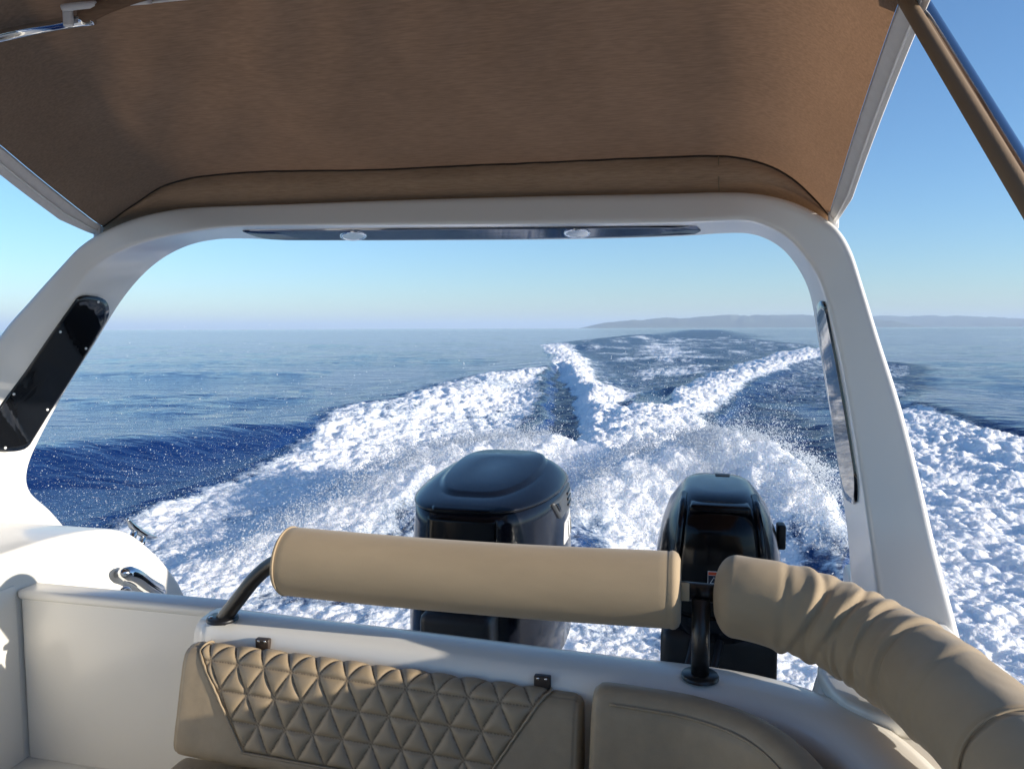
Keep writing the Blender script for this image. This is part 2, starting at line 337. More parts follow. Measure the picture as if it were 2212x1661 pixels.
def sea_fields(x, y):
    r = np.hypot(x, y)
    wx = x + 0.35*(fbm(x*1.3, y*1.3, 3, 3)-.5) + .6*np.clip(r/40, 0, 1)*(fbm(x*.25, y*.25, 3, 4)-.5)*2
    wy = y + 0.35*(fbm(x*1.3, y*1.3, 3, 5)-.5) + .6*np.clip(r/40, 0, 1)*(fbm(x*.25, y*.25, 3, 6)-.5)*2
    # --- open water
    sw = (fbm(x*.11+3, y*.20, 3, 11)-.5)*0.30 + (fbm(x*.42, y*.9, 3, 12)-.5)*0.13 + (fbm(x*1.5, y*2.8, 3, 13)-.5)*0.035
    sw = sw*np.clip(250/(r+1), 0.2, 1)
    H = sw.copy(); foam = np.zeros_like(x); rough = np.zeros_like(x); aer = np.zeros_like(x)
    def soft(px, w, z=.05, w2=None): return sstep(-w, w if w2 is None else w2, poly_sd(wx, wy, gpoly(px, z)))
    def rid(R, hs=1.0):
        d, s, v = line_d(wx, wy, R); w = np.where(np.hypot(wx, wy) < np.hypot(*np.array(R)[:, :2].mean(0)), v[..., 1], v[..., 1])
        return d, s, v
    def bumpr(R, k=1.0, near_side=1):
        d, s, v = line_d(wx, wy, R); w = np.where(s*near_side > 0, v[..., 1], v[..., 2])
        return k*v[..., 0]*np.exp(-(d/np.maximum(w, .05))**2), d, s, v
    # --- bow waves and wake crests (near side first; lines run left to right or far to near)
    hb, *_ = bumpr(R_bow, 1.0, -1); H = np.maximum(H, hb*0.9 + sw*0.4)
    hb2, *_ = bumpr(R_bow_r, 1.0, -1); H = np.maximum(H, hb2*0.9 + sw*0.4)
    hh, dh, *_ = bumpr(R_hump, 1.0, -1); H = np.maximum(H, hh)
    band = soft([(-60,1210),(120,1165),(300,1105),(430,1060),(560,1000),(640,950),(700,907),(830,884),(930,852),(960,842),(1040,822),(1120,806),(1190,800),(1200,860),(1165,925),(1210,960),(1210,1300),(620,1300),(300,1480),(-60,1480)], .10, .05, .55)
    centre = soft([(1183,742),(1225,745),(1290,792),(1345,835),(1400,846),(1378,880),(1442,888),(1470,832),(1560,800),(1650,770),(1745,748),(1772,752),(1762,770),(1690,800),(1610,858),(1570,905),(1620,960),(1740,1040),(1800,1200),(1800,1400),(1250,1400),(1225,1150),(1255,990),(1282,900),(1262,850),(1222,790)], .12, .05, .6)
    hole = soft([(1378,852),(1405,842),(1455,846),(1446,893),(1398,892)], .16)
    streak = soft([(1215,742),(1380,728),(1600,728),(1755,746),(1560,802),(1470,835),(1400,848),(1300,800)], 1.2)
    mid = soft([(1390,735),(1490,735),(1520,800),(1470,835),(1390,840),(1370,790)], 1.0)
    streak_r = soft([(1765,768),(1990,790),(1990,850),(1800,880),(1740,868),(1610,872),(1600,858),(1690,800)], .7)
    side_f = soft([(1700,1090),(1780,1110),(1830,1200),(1830,1420),(1690,1420)], .25)
    field = soft([(1785,1000),(1810,940),(1880,905),(1950,880),(2010,886),(2100,912),(2195,940),(2420,1000),(3000,1300),(3000,2400),(1900,1900),(1760,1400),(1775,1150)], .10, .05, .5)
    tip = soft([(1900,815),(1985,832),(1950,860),(1900,890)], .4)
    near = sstep(5.2, 3.6, y)*sstep(-4.2, -2.8, x)*sstep(2.8, 1.6, x)
    # thin the foam in places
    n1 = fbm(x*.55, y*.35, 4, 21); n2 = fbm(x*2.2, y*1.2, 3, 22)
    lowband = soft([(120,1200),(430,1105),(640,1060),(840,1000),(640,1130),(300,1330)], .5)
    foam = np.maximum(foam, band*(1.0 - .14*lowband - .25*(n1 < .42)*sstep(8, 16, r)))
    foam = np.maximum(foam, centre*1.05)
    foam = np.maximum(foam, streak*(.46 + .40*(n1-.5)*2 + .18*mid + .5*(fbm(x*.9, y*.14, 3, 24)-.5)))
    foam = np.maximum(foam, streak_r*(.52 + .5*(n1-.5)))
    foam = np.maximum(foam, field*(1.14 - .12*sstep(.5, .65, n1)))
    foam = np.maximum(foam, tip*.66)
    foam = np.maximum(foam, near*.97); foam = np.maximum(foam, side_f*.72)
    foam = foam*(1-hole*.85)
    patchd = soft([(1590,868),(1700,885),(1790,925),(1800,985),(1760,1000),(1690,968),(1600,925)], .3)
    foam = foam*(1-.93*patchd)
    trough = soft([(1196,800),(1222,792),(1262,852),(1283,900),(1258,985),(1228,1080),(1205,960),(1192,900)], .25)
    foam = foam*(1-.9*trough)
    rough = np.clip(np.maximum.reduce([streak, streak_r, trough*.8, patchd*.7, centre, band, field]), 0, 1)
    far_w = soft([(1380,729),(1480,713),(1560,713),(1640,729)], 6.0); rough = np.maximum(rough, far_w); foam = np.maximum(foam, far_w*.16)
    aer = np.clip(np.maximum.reduce([1.8*hole, centre, .5*band, .5*field, .2*streak]), 0, 1.8)
    # --- heights
    hl, dl, sl_, vl = bumpr(R_wake_left, 1.05, 1); hr, dr, sr, vr = bumpr(R_wake_right, .8, -1)
    H = np.maximum(H, hl); H = np.maximum(H, hr)
    rl = np.hypot(x, y); inner_l = np.where(sl_ > 0, .30 + .028*rl, .12 + .012*rl); inner_r = np.where(sr > 0, .25 + .020*rl, .35 + .022*rl)
    foam = np.maximum(foam, 1.08*np.exp(-(dl/inner_l)**4)*(1-.0*trough)); foam = np.maximum(foam, 1.10*np.exp(-(dr/inner_r)**4))
    skirt = np.exp(-(dl/(1.0+.09*rl))**2)*(sl_ > 0)*sstep(60, 30, rl); foam = np.maximum(foam, skirt*(.62 + .5*(n2-.5)))
    foam = foam*(1-np.clip(hole*1.2, 0, 1))
    H = np.maximum(H, bumpr(R_foam_l, .9, -1)[0]); H = np.maximum(H, bumpr(R_foam_r, .9, -1)[0])
    H = np.maximum(H, bumpr(R_tongue, 1.2, -1)[0]); H = H - trough*.20 - patchd*.10 - hole*.12
    hA, dA, sA, vA = bumpr(R_left_splash, 1.0, -1); hB, dB, sB, vB = bumpr(R_right_splash, 1.0, -1)
    H = np.maximum(H, hA); H = np.maximum(H, hB)
    spl = np.maximum(hA/.65, hB/.75)
    foam = np.maximum(foam, np.clip(spl*2.6, 0, 1.18))
    holes = soft([(640,1190),(700,1140),(800,1090),(900,1045),(925,1100),(880,1200)], .3, .3)
    foam = foam*(1-.42*holes)
    # turbulence lumps on foam
    lump = fbm(x*3.4, y*3.0, 4, 31, True, .5)-.35; lump2 = fbm(x*11, y*10, 3, 32, True)-.3
    amp = foam*(.085 + .02*np.clip(spl, 0, 1))*np.clip(r/6, .6, 1.6)
    H = H + amp*lump + foam*lump2*.035 + rough*(1-foam)*(fbm(x*1.5, y*2.6, 3, 33)-.5)*.11
    H = H + np.clip(spl, 0, 1)*(fbm(x*6, y*6, 4, 35)-.5)*.16
    boat = sstep(-2.15, -1.9, x)*sstep(.45, .2, x)*sstep(2.3, 2.0, y)
    H = H*(1-boat) - .30*boat
    return H, np.clip(foam, 0, 1.2), rough, aer, np.clip(spl, 0, 1)

def build_sea():
    fpx = 1024*F0/W0
    vs = np.concatenate([[.05, .08, .12, .18, .26, .36, .5, .7], np.arange(1.0, 70, .85), np.arange(70, 135, .6), np.arange(135, 330, .48), np.arange(330, 450, 1.6), [480, 540, 640, 800, 1100, 1800]])
    r = ZC*fpx/vs
    a0 = math.radians(41); nfin = 980
    th = np.concatenate([np.radians(np.arange(-180, -41, 3.0)), np.linspace(-a0, a0, nfin), np.radians(np.arange(44, 180, 3.0))])
    R, T = np.meshgrid(r, th, indexing='ij')
    rx = np.array([math.cos(YAW), math.sin(YAW)]); f2 = fh[:2]
    x = R*(np.cos(T)*f2[0] + np.sin(T)*rx[0]); y = R*(np.cos(T)*f2[1] + np.sin(T)*rx[1])
    H, foam, rough, aer, spl = sea_fields(x, y)
    nr, nt = x.shape
    co = np.stack([x, y, H], -1).reshape(-1, 3)
    i = np.arange(nr-1)[:, None]; j = np.arange(nt)[None, :]; j2 = (j+1) % nt
    F = np.stack([i*nt+j, (i+1)*nt+j, (i+1)*nt+j2, i*nt+j2], -1).reshape(-1, 4)[:, ::-1]
    me = bpy.data.meshes.new("sea"); me.vertices.add(len(co)); me.vertices.foreach_set("co", co.ravel().astype(np.float32))
    nf = len(F); me.loops.add(nf*4); me.loops.foreach_set("vertex_index", F.ravel().astype(np.int32))
    me.polygons.add(nf); me.polygons.foreach_set("loop_start", (np.arange(nf)*4).astype(np.int32)); me.polygons.foreach_set("loop_total", np.full(nf, 4, np.int32))
    me.update(calc_edges=True); me.polygons.foreach_set("use_smooth", np.ones(nf, bool))
    for nm, a in (("foam", foam), ("rough", rough), ("aer", aer), ("spl", spl)):
        at = me.attributes.new(nm, 'FLOAT', 'POINT'); at.data.foreach_set("value", a.ravel().astype(np.float32))
    o = bpy.data.objects.new("sea", me); col.objects.link(o); o["kind"] = "structure"
    me.materials.append(sea_mat()); return o

def sea_mat():
    m = bpy.data.materials.new("sea_water_and_foam"); m.use_nodes = True; nt = m.node_tree; nt.nodes.clear(); L = nt.links
    N = lambda t: nt.nodes.new(t)
    out = N("ShaderNodeOutputMaterial"); geo = N("ShaderNodeNewGeometry")
    def attr(n): a = N("ShaderNodeAttribute"); a.attribute_name = n; return a.outputs["Fac"]
    def math_(op, a, b=None, c=None, clamp=False):
        k = N("ShaderNodeMath"); k.operation = op; k.use_clamp = clamp
        for i, s in enumerate((a, b, c)):
            if s is None: continue
            if isinstance(s, (int, float)): k.inputs[i].default_value = s
            else: L.new(s, k.inputs[i])
        return k.outputs[0]
    last = [None]
    def noise(scale, det=4, st=(1, 1, 1), rough=.55, dist=0.0):
        mp = N("ShaderNodeMapping"); mp.inputs["Scale"].default_value = st; L.new(geo.outputs["Position"], mp.inputs[0])
        k = N("ShaderNodeTexNoise"); k.inputs["Scale"].default_value = scale; k.inputs["Detail"].default_value = det; k.inputs["Roughness"].default_value = rough; k.inputs["Distortion"].default_value = dist
        L.new(mp.outputs[0], k.inputs["Vector"]); last[0] = k.outputs["Color"]; return k.outputs[0]
    def rng_(x, a, b, c, d, smooth=True):
        k = N("ShaderNodeMapRange"); k.interpolation_type = 'SMOOTHSTEP' if smooth else 'LINEAR'
        L.new(x, k.inputs[0])
        for i, s in zip((1, 2, 3, 4), (a, b, c, d)): k.inputs[i].default_value = s
        return k.outputs[0]
    foam, rough, aer, spl = attr("foam"), attr("rough"), attr("aer"), attr("spl")
    nA = noise(3.2, 6, (1, .7, 1), .62, .6); nB = noise(13, 5, (1, .8, 1), .6, .4); nAc = last[0]; nC = noise(42, 3, (1, 1, 1), .6)
    nm = math_('ADD', math_('MULTIPLY', nA, .5), math_('ADD', math_('MULTIPLY', nB, .32), math_('MULTIPLY', nC, .18)))
    ff = math_('ADD', foam, math_('MULTIPLY', math_('SUBTRACT', nm, .5), 2.0))
    fac = rng_(ff, .46, .84, 0, 1)
    # water
    wat = N("ShaderNodeBsdfPrincipled"); wat.inputs["Roughness"].default_value = .07; wat.inputs["IOR"].default_value = 1.333
    cr = N("ShaderNodeMix"); cr.data_type = 'RGBA'; cr.inputs[6].default_value = (.004, .027, .125, 1); cr.inputs[7].default_value = (.05, .17, .27, 1)
    L.new(math_('MULTIPLY', aer, .32), cr.inputs[0]); L.new(cr.outputs[2], wat.inputs["Base Color"])
    L.new(math_('ADD', .06, math_('MULTIPLY', rough, .16)), wat.inputs["Roughness"])
    w1 = noise(1.1, 4, (.55, 1.3, 1), .6, .3); w2 = noise(5.5, 4, (.6, 1.2, 1), .6, .3); w3 = noise(22, 3, (.7, 1.1, 1), .6)
    w0 = noise(.55, 3, (.5, 1.5, 1), .55, .5); wr_ = noise(2.0, 5, (.6, 1.0, 1), .65, .8)
    hgt = math_('ADD', math_('MULTIPLY', w1, .10), math_('ADD', math_('MULTIPLY', w2, .034), math_('MULTIPLY', w3, .006)))
    hgt = math_('ADD', hgt, math_('ADD', math_('MULTIPLY', w0, .16), math_('MULTIPLY', math_('MULTIPLY', wr_, rough), .55)))
    st = math_('ADD', .75, math_('MULTIPLY', rough, .25))
    b1 = N("ShaderNodeBump"); b1.inputs["Distance"].default_value = 1.0; L.new(hgt, b1.inputs["Height"]); L.new(st, b1.inputs["Strength"]); L.new(b1.outputs[0], wat.inputs["Normal"])
    # foam
    fo = N("ShaderNodeBsdfPrincipled"); fo.inputs["Roughness"].default_value = .75; fo.inputs["Specular IOR Level"].default_value = .2; fo.inputs["Subsurface Weight"].default_value = .6; fo.inputs["Subsurface Radius"].default_value = (1, 1.1, 1.25); L.new(math_('ADD', .11, math_('MULTIPLY', spl, .45)), fo.inputs["Subsurface Scale"])
    fc = N("ShaderNodeMix"); fc.data_type = 'RGBA'; fc.inputs[6].default_value = (.60, .72, .82, 1); fc.inputs[7].default_value = (.94, .945, .95, 1)
    L.new(rng_(ff, .5, 1.0, 0, 1), fc.inputs[0]); L.new(fc.outputs[2], fo.inputs["Base Color"])
    def voro(scale, st=(1, 1, 1)):
        mp = N("ShaderNodeMapping"); mp.inputs["Scale"].default_value = st; L.new(geo.outputs["Position"], mp.inputs[0])
        k = N("ShaderNodeTexVoronoi"); k.voronoi_dimensions = '2D'; k.feature = 'F1'; k.inputs["Scale"].default_value = scale; k.inputs["Randomness"].default_value = 1.0
        ds = N("ShaderNodeVectorMath"); ds.operation = 'ADD'; L.new(mp.outputs[0], ds.inputs[0]); sc_ = N("ShaderNodeVectorMath"); sc_.operation = 'SCALE'; sc_.inputs["Scale"].default_value = .9/scale; L.new(nAc, sc_.inputs[0]); L.new(sc_.outputs[0], ds.inputs[1])
        L.new(ds.outputs[0], k.inputs["Vector"]); q = N("ShaderNodeMath"); q.operation = 'POWER'; q.inputs[1].default_value = 1.6; L.new(k.outputs["Distance"], q.inputs[0]); return q.outputs[0]
    fn = math_('ADD', math_('MULTIPLY', nB, .05), math_('MULTIPLY', nC, .022))
    fn = math_('SUBTRACT', fn, math_('ADD', math_('MULTIPLY', voro(3.7, (1, .75, 1)), .07), math_('MULTIPLY', voro(12), .035)))
    b2 = N("ShaderNodeBump"); b2.inputs["Distance"].default_value = 1.0; L.new(math_('SUBTRACT', .7, math_('MULTIPLY', spl, .42)), b2.inputs["Strength"]); L.new(fn, b2.inputs["Height"]); L.new(b2.outputs[0], fo.inputs["Normal"])
    mx = N("ShaderNodeMixShader"); L.new(fac, mx.inputs[0]); L.new(wat.outputs[0], mx.inputs[1]); L.new(fo.outputs[0], mx.inputs[2]); L.new(mx.outputs[0], out.inputs[0])
    return m
sea = build_sea()

# ------------------------------------------------------------------ far islands
def island(name, crest, D, depth, seed):
    cu = np.array(crest, float); us = np.linspace(cu[0, 0], cu[-1, 0], 160); vs = np.interp(us, cu[:, 0], cu[:, 1])
    hor = 709 - (us-1106)*.0035
    V = []
    for k, (u, v, h) in enumerate(zip(us, vs, hor)):
        hh = max((h-v)/F0*D, 0) + 4
        hh *= 1 + .10*(fbm(np.array([u*.03]), np.array([seed]), 4, seed)[0]-.5)
        for j, q in enumerate(np.linspace(0, 1, 14)):
            p = ray(u, 709); p = p/np.linalg.norm(p[:2])*(D*1.02 + (q-.5)*depth)
            n = fbm(np.array([u*.05]), np.array([q*5.0]), 4, seed+2)[0]
            V.append((p[0], p[1], -ZC - 3 + hh*min(1, math.sin(math.pi*q)**.8*(.75+.5*n))))
    return mk(name, V, grid_faces(160, 14), M_hill, kind="structure")
island("island_hills", [(1250,709),(1300,698),(1340,693),(1390,690),(1440,686),(1470,688.5),(1500,685),(1560,681),(1610,680),(1680,682),(1750,680),(1850,685),(1930,694),(2000,706)], 9000, 1500, 3)
island("far_coast_hills", [(1650,705),(1800,688),(1890,684),(2000,684),(2100,686),(2212,690),(2400,695),(2800,700),(3200,707)], 11500, 2000, 9)

# ------------------------------------------------------------------ boat body
boat = thing("motorboat", (-0.84, 1.0, -1.9), "white moulded motorboat stern with transom gate, coaming and swim platform", "boat")
XI, XO = -1.785, -2.28
prof = catmull([(0.2,-.597),(1.2,-.597),(1.6,-.597),(1.85,-.603),(2.055,-.649),(2.201,-.767),(2.303,-.89),(2.35,-.975),(2.40,-1.12),(2.43,-1.35)], 60)
poly = [(XI, y, z) for y, z in prof] + [(XI, 2.43, -1.85), (XI, 0.2, -1.85)]
mk("side_quarter", *prism(poly, (XO-XI, 0, 0), .022, 4), M_gel, boat)
pp = catmull([(1.70,-1.0),(1.70,-.80),(1.735,-.715),(1.80,-.69),(1.93,-.675),(2.0,-.69),(2.03,-.75),(2.03,-1.0)], 40)
mk("moulded_recess", *prism([(XI+.006, y, z) for y, z in pp], (-.02, 0, 0), .0055, 3), M_gel, boat)
mk("cockpit_side_wall", *rbox(XI-.03, XI+.006, -.9, 1.640, -1.20, -.690, .005), M_gel, boat)
mk("gate", *rbox(XI+.007, -1.165, 1.647, 1.705, -1.185, -.722, .012, 4), M_gel, boat)
mk("gate_cap", *rbox(XI+.004, -1.158, 1.640, 1.712, -.730, -.703, .010, 3), M_gel, boat)
mk("cockpit_sole", *rbox(XI, .30, -1.6, 1.66, -1.23, -1.18, .005), M_floor, boat, smooth=False)
mk("swim_platform", *rbox(XI+.002, .26, 1.72, 2.42, -1.42, -1.34, .02), M_gel, boat)
mk("hull", *rbox(XO+.03, .56, -1.9, 2.36, -1.88, -1.43, .04), M_gel, boat)
mk("added_bulkhead_blocker", *rbox(XI+.01, .30, -1.66, -1.58, -1.23, -.12, .02), M_gel, boat)  # unseen wall behind the camera, added to cut front fill light
mk("added_windscreen_blocker", *rbox(XI+.03, .28, -1.64, -1.625, -.12, .66, .004), M_smoke, boat)  # unseen dark pane above that wall, added to block skylight
# coaming: swept along the transom and round the corner
pth = catmull([(-1.13,1.505),(-.85,1.486),(-.572,1.467),(-.211,1.438),(.0,1.425),(.09,1.412),(.165,1.378),(.215,1.325),(.247,1.255),(.270,1.15),(.285,.9),(.285,.3),(.285,-1.0)], 110)
V = []; T2 = np.gradient(pth, axis=0); T2 /= np.linalg.norm(T2, axis=1)[:, None]
wid = np.interp(np.arange(110), [0, 45, 60, 75, 90, 110], [.118, .135, .16, .24, .31, .33])
for p, t, w in zip(pth, T2, wid):
    nrm = np.array([-t[1], t[0]])
    if nrm[1] < -1e-3 and nrm[0] < 0: nrm = -nrm
    pr = [(0.035,-.50),(0.015,-.30),(0.004,-.14),(0,-.075),(-.002,-.05),(.002,-.030),(.010,-.014),(.024,-.004),(.05,0),(w*.5,.002),(w-.03,0),(w-.012,-.005),(w-.003,-.016),(w,-.035),(w,-.3),(w,-.62)]
    for a, z in pr: V.append((p[0]+nrm[0]*a, p[1]+nrm[1]*a, -.680+z))
Fc = grid_faces(110, 16) + [list(range(16)), list(range(109*16, 110*16))[::-1]]
coam = (np.array(V), Fc)
mk("coaming", *coam, M_gel, boat)
# right quarter with raised lid under the arch foot
mk("quarter_deck", *prism([(x, y, -1.43) for x, y in ((.28,1.10),(.60,1.10),(.585,1.5),(.575,2.36),(.44,2.38),(.42,2.15),(.385,1.85),(.25,1.60),(.225,1.5))], (0, 0, .735), .02, 3), M_gel, boat)
lid = catmull([(.245,1.55),(.253,1.46),(.285,1.395),(.36,1.355),(.48,1.35),(.54,1.39),(.56,1.55),(.56,2.2),(.55,2.30),(.50,2.31),(.455,2.24),(.43,2.0),(.35,1.76),(.265,1.62),(.245,1.55)], 50)[:-1]
mk("quarter_lid", *prism([(x, y, -.700) for x, y in lid], (0, 0, .035), .010, 3), M_gel, boat)
# hinges of the backrest
for (u, v) in ((566, 1379), (1171, 1459)):
    yh = 1.485 if u < 900 else 1.437; p = on_y(u, v, yh); h = mk("hinge", *rbox(p[0]-.017, p[0]+.017, yh-.002, yh+.012, p[2]-.026, p[2]-.001, .003), M_hinge, boat)
    for q in (-.008, .008): mk("screw", *disc((p[0]+q, yh-.002, p[2]-.006), (0, -1, 0), .003, .0012, 10), M_chrome, h)
# grab handle on the quarter
hp = np.array([on_x(258, 1235, XI+.05), on_x(290, 1243, XI+.055), on_x(318, 1262, XI+.055), on_x(352, 1282, XI+.05)])
hp = catmull(hp, 24)
hd = mk("grab_handle", *tube(hp, np.concatenate([[.006, .016, .020], np.full(18, .0245), [.020, .016, .006]]), 18), M_chrome, boat)
for q in (4, -4):
    mk("handle_foot", *tube([hp[q], hp[q] + np.array([-.058, 0, -.004])], .013, 12), M_chrome, hd)
p = on_x(266, 1287, XI); mk("vent_cap", *disc(p, (1, 0, 0), .034, .018, 28, .6), M_tube, boat)
# mooring cleat on the sloping quarter
cb = np.array([-1.835, 2.155, -.728]); sl_dir = np.array([0, .80, -.60])
def cleat_pt(a, h): return cb + sl_dir*a + np.array([0, .6, .8])*h
cl = mk("mooring_cleat", *tube(catmull([cleat_pt(-.085, .062), cleat_pt(-.05, .05), cleat_pt(0, .046), cleat_pt(.05, .05), cleat_pt(.085, .062)], 16), [.005,.007,.009,.011,.012,.013,.013,.013,.013,.013,.013,.012,.011,.009,.007,.005], 12), M_chrome, boat)
for a in (-.026, .026): mk("cleat_foot", *tube([cleat_pt(a, -.01), cleat_pt(a, .046)], [.015, .010], 12), M_chrome, cl)

# ------------------------------------------------------------------ arch
PF0 = np.array([0, 2.14, .29]); lean = .25/.95; PN = np.array([0, 1, -lean])
PR0 = PF0 + np.array([0, .41, 0])
st = [((-159,1188),(-57,1197),(163,1162)),((-140,1100),(-56,1110),(112,1104)),((-110,1010),(-52,1020),(66,1062)),((-80,930),(-40,935),(62,1012)),((-40,795),(0,812),(92,940)),
 ((0,720),(55,742),(150,835)),((60,650),(110,680),(205,748)),((127,575),(160,622),(262,655)),((170,530),(203,575),(310,596)),((220,498),(265,540),(358,556)),((290,469),(340,516),(408,531)),
 ((360,453),(420,500),(460,519)),((430,446),(510,490),(520,516)),((600,440),(680,487),(680,520)),((900,429),(950,485),(950,520)),((1200,421),(1230,483),(1230,518)),((1450,416),(1430,481),(1450,512)),
 ((1560,413),(1540,477),(1545,506)),((1640,417),(1610,476),(1610,505)),((1710,433),(1660,490),(1655,517)),((1770,462),(1705,517),(1695,544)),((1812,494),(1745,563),(1729,590)),((1840,541),(1774,612),(1750,642)),
 ((1866,620),(1798,692),(1764,722)),((1900,730),(1823,802),(1778,812)),((1945,870),(1846,930),(1800,942)),((1985,1020),(1867,1060),(1817,1062)),((2025,1190),(1886,1190),(1830,1160)),((2066,1345),(1902,1300),(1836,1262)),((2100,1470),(1915,1400),(1842,1360))]
legk = np.interp(np.arange(len(st)), [0, 8, 12, 17, 21, 30], [1, 1, 0, 0, 1, 1])
O3 = np.array([on_plane(*s[0], PF0 + np.array([0, -.065*k_, 0]), PN) for s, k_ in zip(st, legk)]); R3 = np.array([on_plane(*s[1], PF0, PN) for s in st]); dep = np.interp(np.arange(len(st)), [0, 6, 12, 17, 22, 30], [.20, .20, .48, .48, .30, .30])
I3 = np.array([on_plane(*s[2], PF0 + np.array([0, k_, 0]), PN) for s, k_ in zip(st, dep)])
Q3 = O3 + np.stack([np.interp(np.arange(len(st)), [0, 7, 12, 17, 22, 30], [-.10, -.10, 0, 0, .05, .05]), dep*.95 + .05*legk, 0*dep], 1)
NS = 170
O3, R3, I3, Q3 = (catmull_i(a, NS) for a in (O3, R3, I3, Q3))
V = []
for o_, r_, i_, q_ in zip(O3, R3, I3, Q3):
    C = [o_, r_, i_, q_]
    for k in range(4):
        p0, p1, p2 = C[k-1], C[k], C[(k+1) % 4]
        rad = (.022, .014, .014, .03)[k]
        e0 = (p0-p1)/max(np.linalg.norm(p0-p1), 1e-9); e1 = (p2-p1)/max(np.linalg.norm(p2-p1), 1e-9)
        a, b = p1 + e0*min(rad, .42*np.linalg.norm(p0-p1)), p1 + e1*min(rad, .42*np.linalg.norm(p2-p1))
        for t in np.linspace(0, 1, 6): V.append((1-t)**2*a + 2*t*(1-t)*p1 + t*t*b)
        rn = (.014, .014, .03, .022)[k]; e2 = p2 + (p1-p2)/max(np.linalg.norm(p1-p2), 1e-9)*min(rn, .42*np.linalg.norm(p0-p1))
        for t in np.linspace(0, 1, 10)[1:-1]: V.append(b*(1-t) + e2*t)
RN = 56
archVF = (np.array(V), grid_faces(NS, RN, cv=True) + [list(range(RN)), list(range((NS-1)*RN, NS*RN))[::-1]])
arch = thing("stern_arch", (-.84, 2.0, -.68), "white moulded stern arch spanning the boat with dark acrylic inserts", "arch")
mk("arch_frame", *archVF, M_arch, arch)
RW = np.concatenate([R3[:, None]*(1-w) + I3[:, None]*w for w in np.linspace(0, 1, 7)], axis=1)
AT = bvh((RW.reshape(-1, 3), grid_faces(NS, 7)))
beam = rpoly([(524,498),(560,497),(900,493),(1250,490),(1490,488),(1510,489),(1515,494),(1513,501),(1500,504),(1400,509),(1100,515),(800,517),(620,517),(575,515),(548,508)], 120)
V, F, BP, bn = lay(AT, beam, (0, 0, -1), .004, 6)
mk("mirror_insert", V, F, M_beam, arch)
for (u, v) in ((763, 507), (1247, 501)):
    e = 29; cz = np.array([0, 0, -.010])
    ring = lambda k, dz: [BP(u+e*k*math.cos(t), v+9.5*k*math.sin(t)) + np.array([0, 0, dz]) for t in np.linspace(0, 2*math.pi, 40, endpoint=False)]
    l1 = mk("ceiling_lamp", np.concatenate([ring(1, .004), ring(1, -.006), ring(.93, -.008), ring(.82, -.0075), ring(.78, -.006)]), grid_faces(5, 40, cv=True), M_chrome, arch)
    mk("lamp_lens", np.concatenate([ring(.80, -.0062), ring(.5, -.0066), ring(.02, -.0066)]), grid_faces(3, 40, cv=True), M_lens, l1)
def c3(x, y): return (x/2.682, (y + 650*2.373)/2.682)
def c9(x, y): return (x/2.085 + 1681, y/2.085 + 619)
Lp = rpoly([c3(*p) for p in ((440,190),(465,172),(495,167),(560,175),(600,190),(622,222),(627,265),(612,315),(500,500),(380,690),(260,880),(165,1035),(140,1055),(105,1066),(30,1072),(-40,1070),(-70,1050),(-75,1010),(-60,920),(-30,850),(0,805),(150,605),(300,385))], 110)
V, F, LP_, ln = lay(AT, Lp, (1, -.1, -.25), .006, 12)
mk("smoked_insert", V, F, M_smoke, arch)
for p in ((561,205),(341,378),(490,474),(72,738),(267,828),(23,1049)):
    u, v = c3(*p); c = LP_(u, v) + ln*.006
    mk("screw", *disc(c, ln, .0045, .0025, 12), M_white, arch)
Rp = rpoly([c9(*p) for p in ((179,95),(188,70),(206,60),(216,80),(240,200),(268,340),(300,520),(330,700),(354,850),(358,900),(357,965),(350,982),(312,957),(300,920),(285,850),(255,640),(230,460),(205,300),(186,180))], 100)
V, F, RP_, rn_ = lay(AT, Rp, (-1, 0, -.1), .005, 12)
mk("mirror_side_insert", V, F, M_smoke, arch)

# ------------------------------------------------------------------ sunshade canopy
can = thing("sunshade_canopy", (-.8, 1.0, .3), "taut brown fabric sunshade stretched from the stern arch overhead", "canopy")
seam_px = [(226,490),(262,463),(300,437),(350,405),(420,384),(520,374),(640,369),(760,368),(880,364),(1000,358),(1200,350),(1400,341),(1540,337),(1600,342),(1660,358),(1710,385),(1755,425),(1789,464)]
YS = 2.15
NC, NRW = 120, 90
seam = catmull(np.array([on_y(u, v, YS) for u, v in seam_px]), NC)
ss = np.linspace(0, 1, NC)
ys = np.concatenate([np.linspace(YS, 1.0, 60), np.linspace(.95, -1.6, 30)])
rise = np.interp(ys, [-1.6, 0, .5, .9, 1.33, 1.6, YS], [.44, .43, .40, .335, .235, .164, 0])
rise = np.convolve(np.pad(rise, 4, mode='edge'), np.ones(9)/9, 'valid'); rise -= rise[0]
lx = np.interp(ys, [-1.6, .6, 1.33, 1.6, 1.9, YS], [.26, .26, .20, .15, .06, 0]); rx_ = np.interp(ys, [-1.6, .6, 1.33, 1.75, YS], [-.02, -.03, -.03, -.016, 0])
def smo(a):
    b = np.convolve(np.pad(a, 7, mode='reflect', reflect_type='odd'), np.ones(15)/15, 'valid'); return b - b[0]
lx, rx_ = smo(lx), smo(rx_)
CV = np.zeros((NRW, NC, 3))
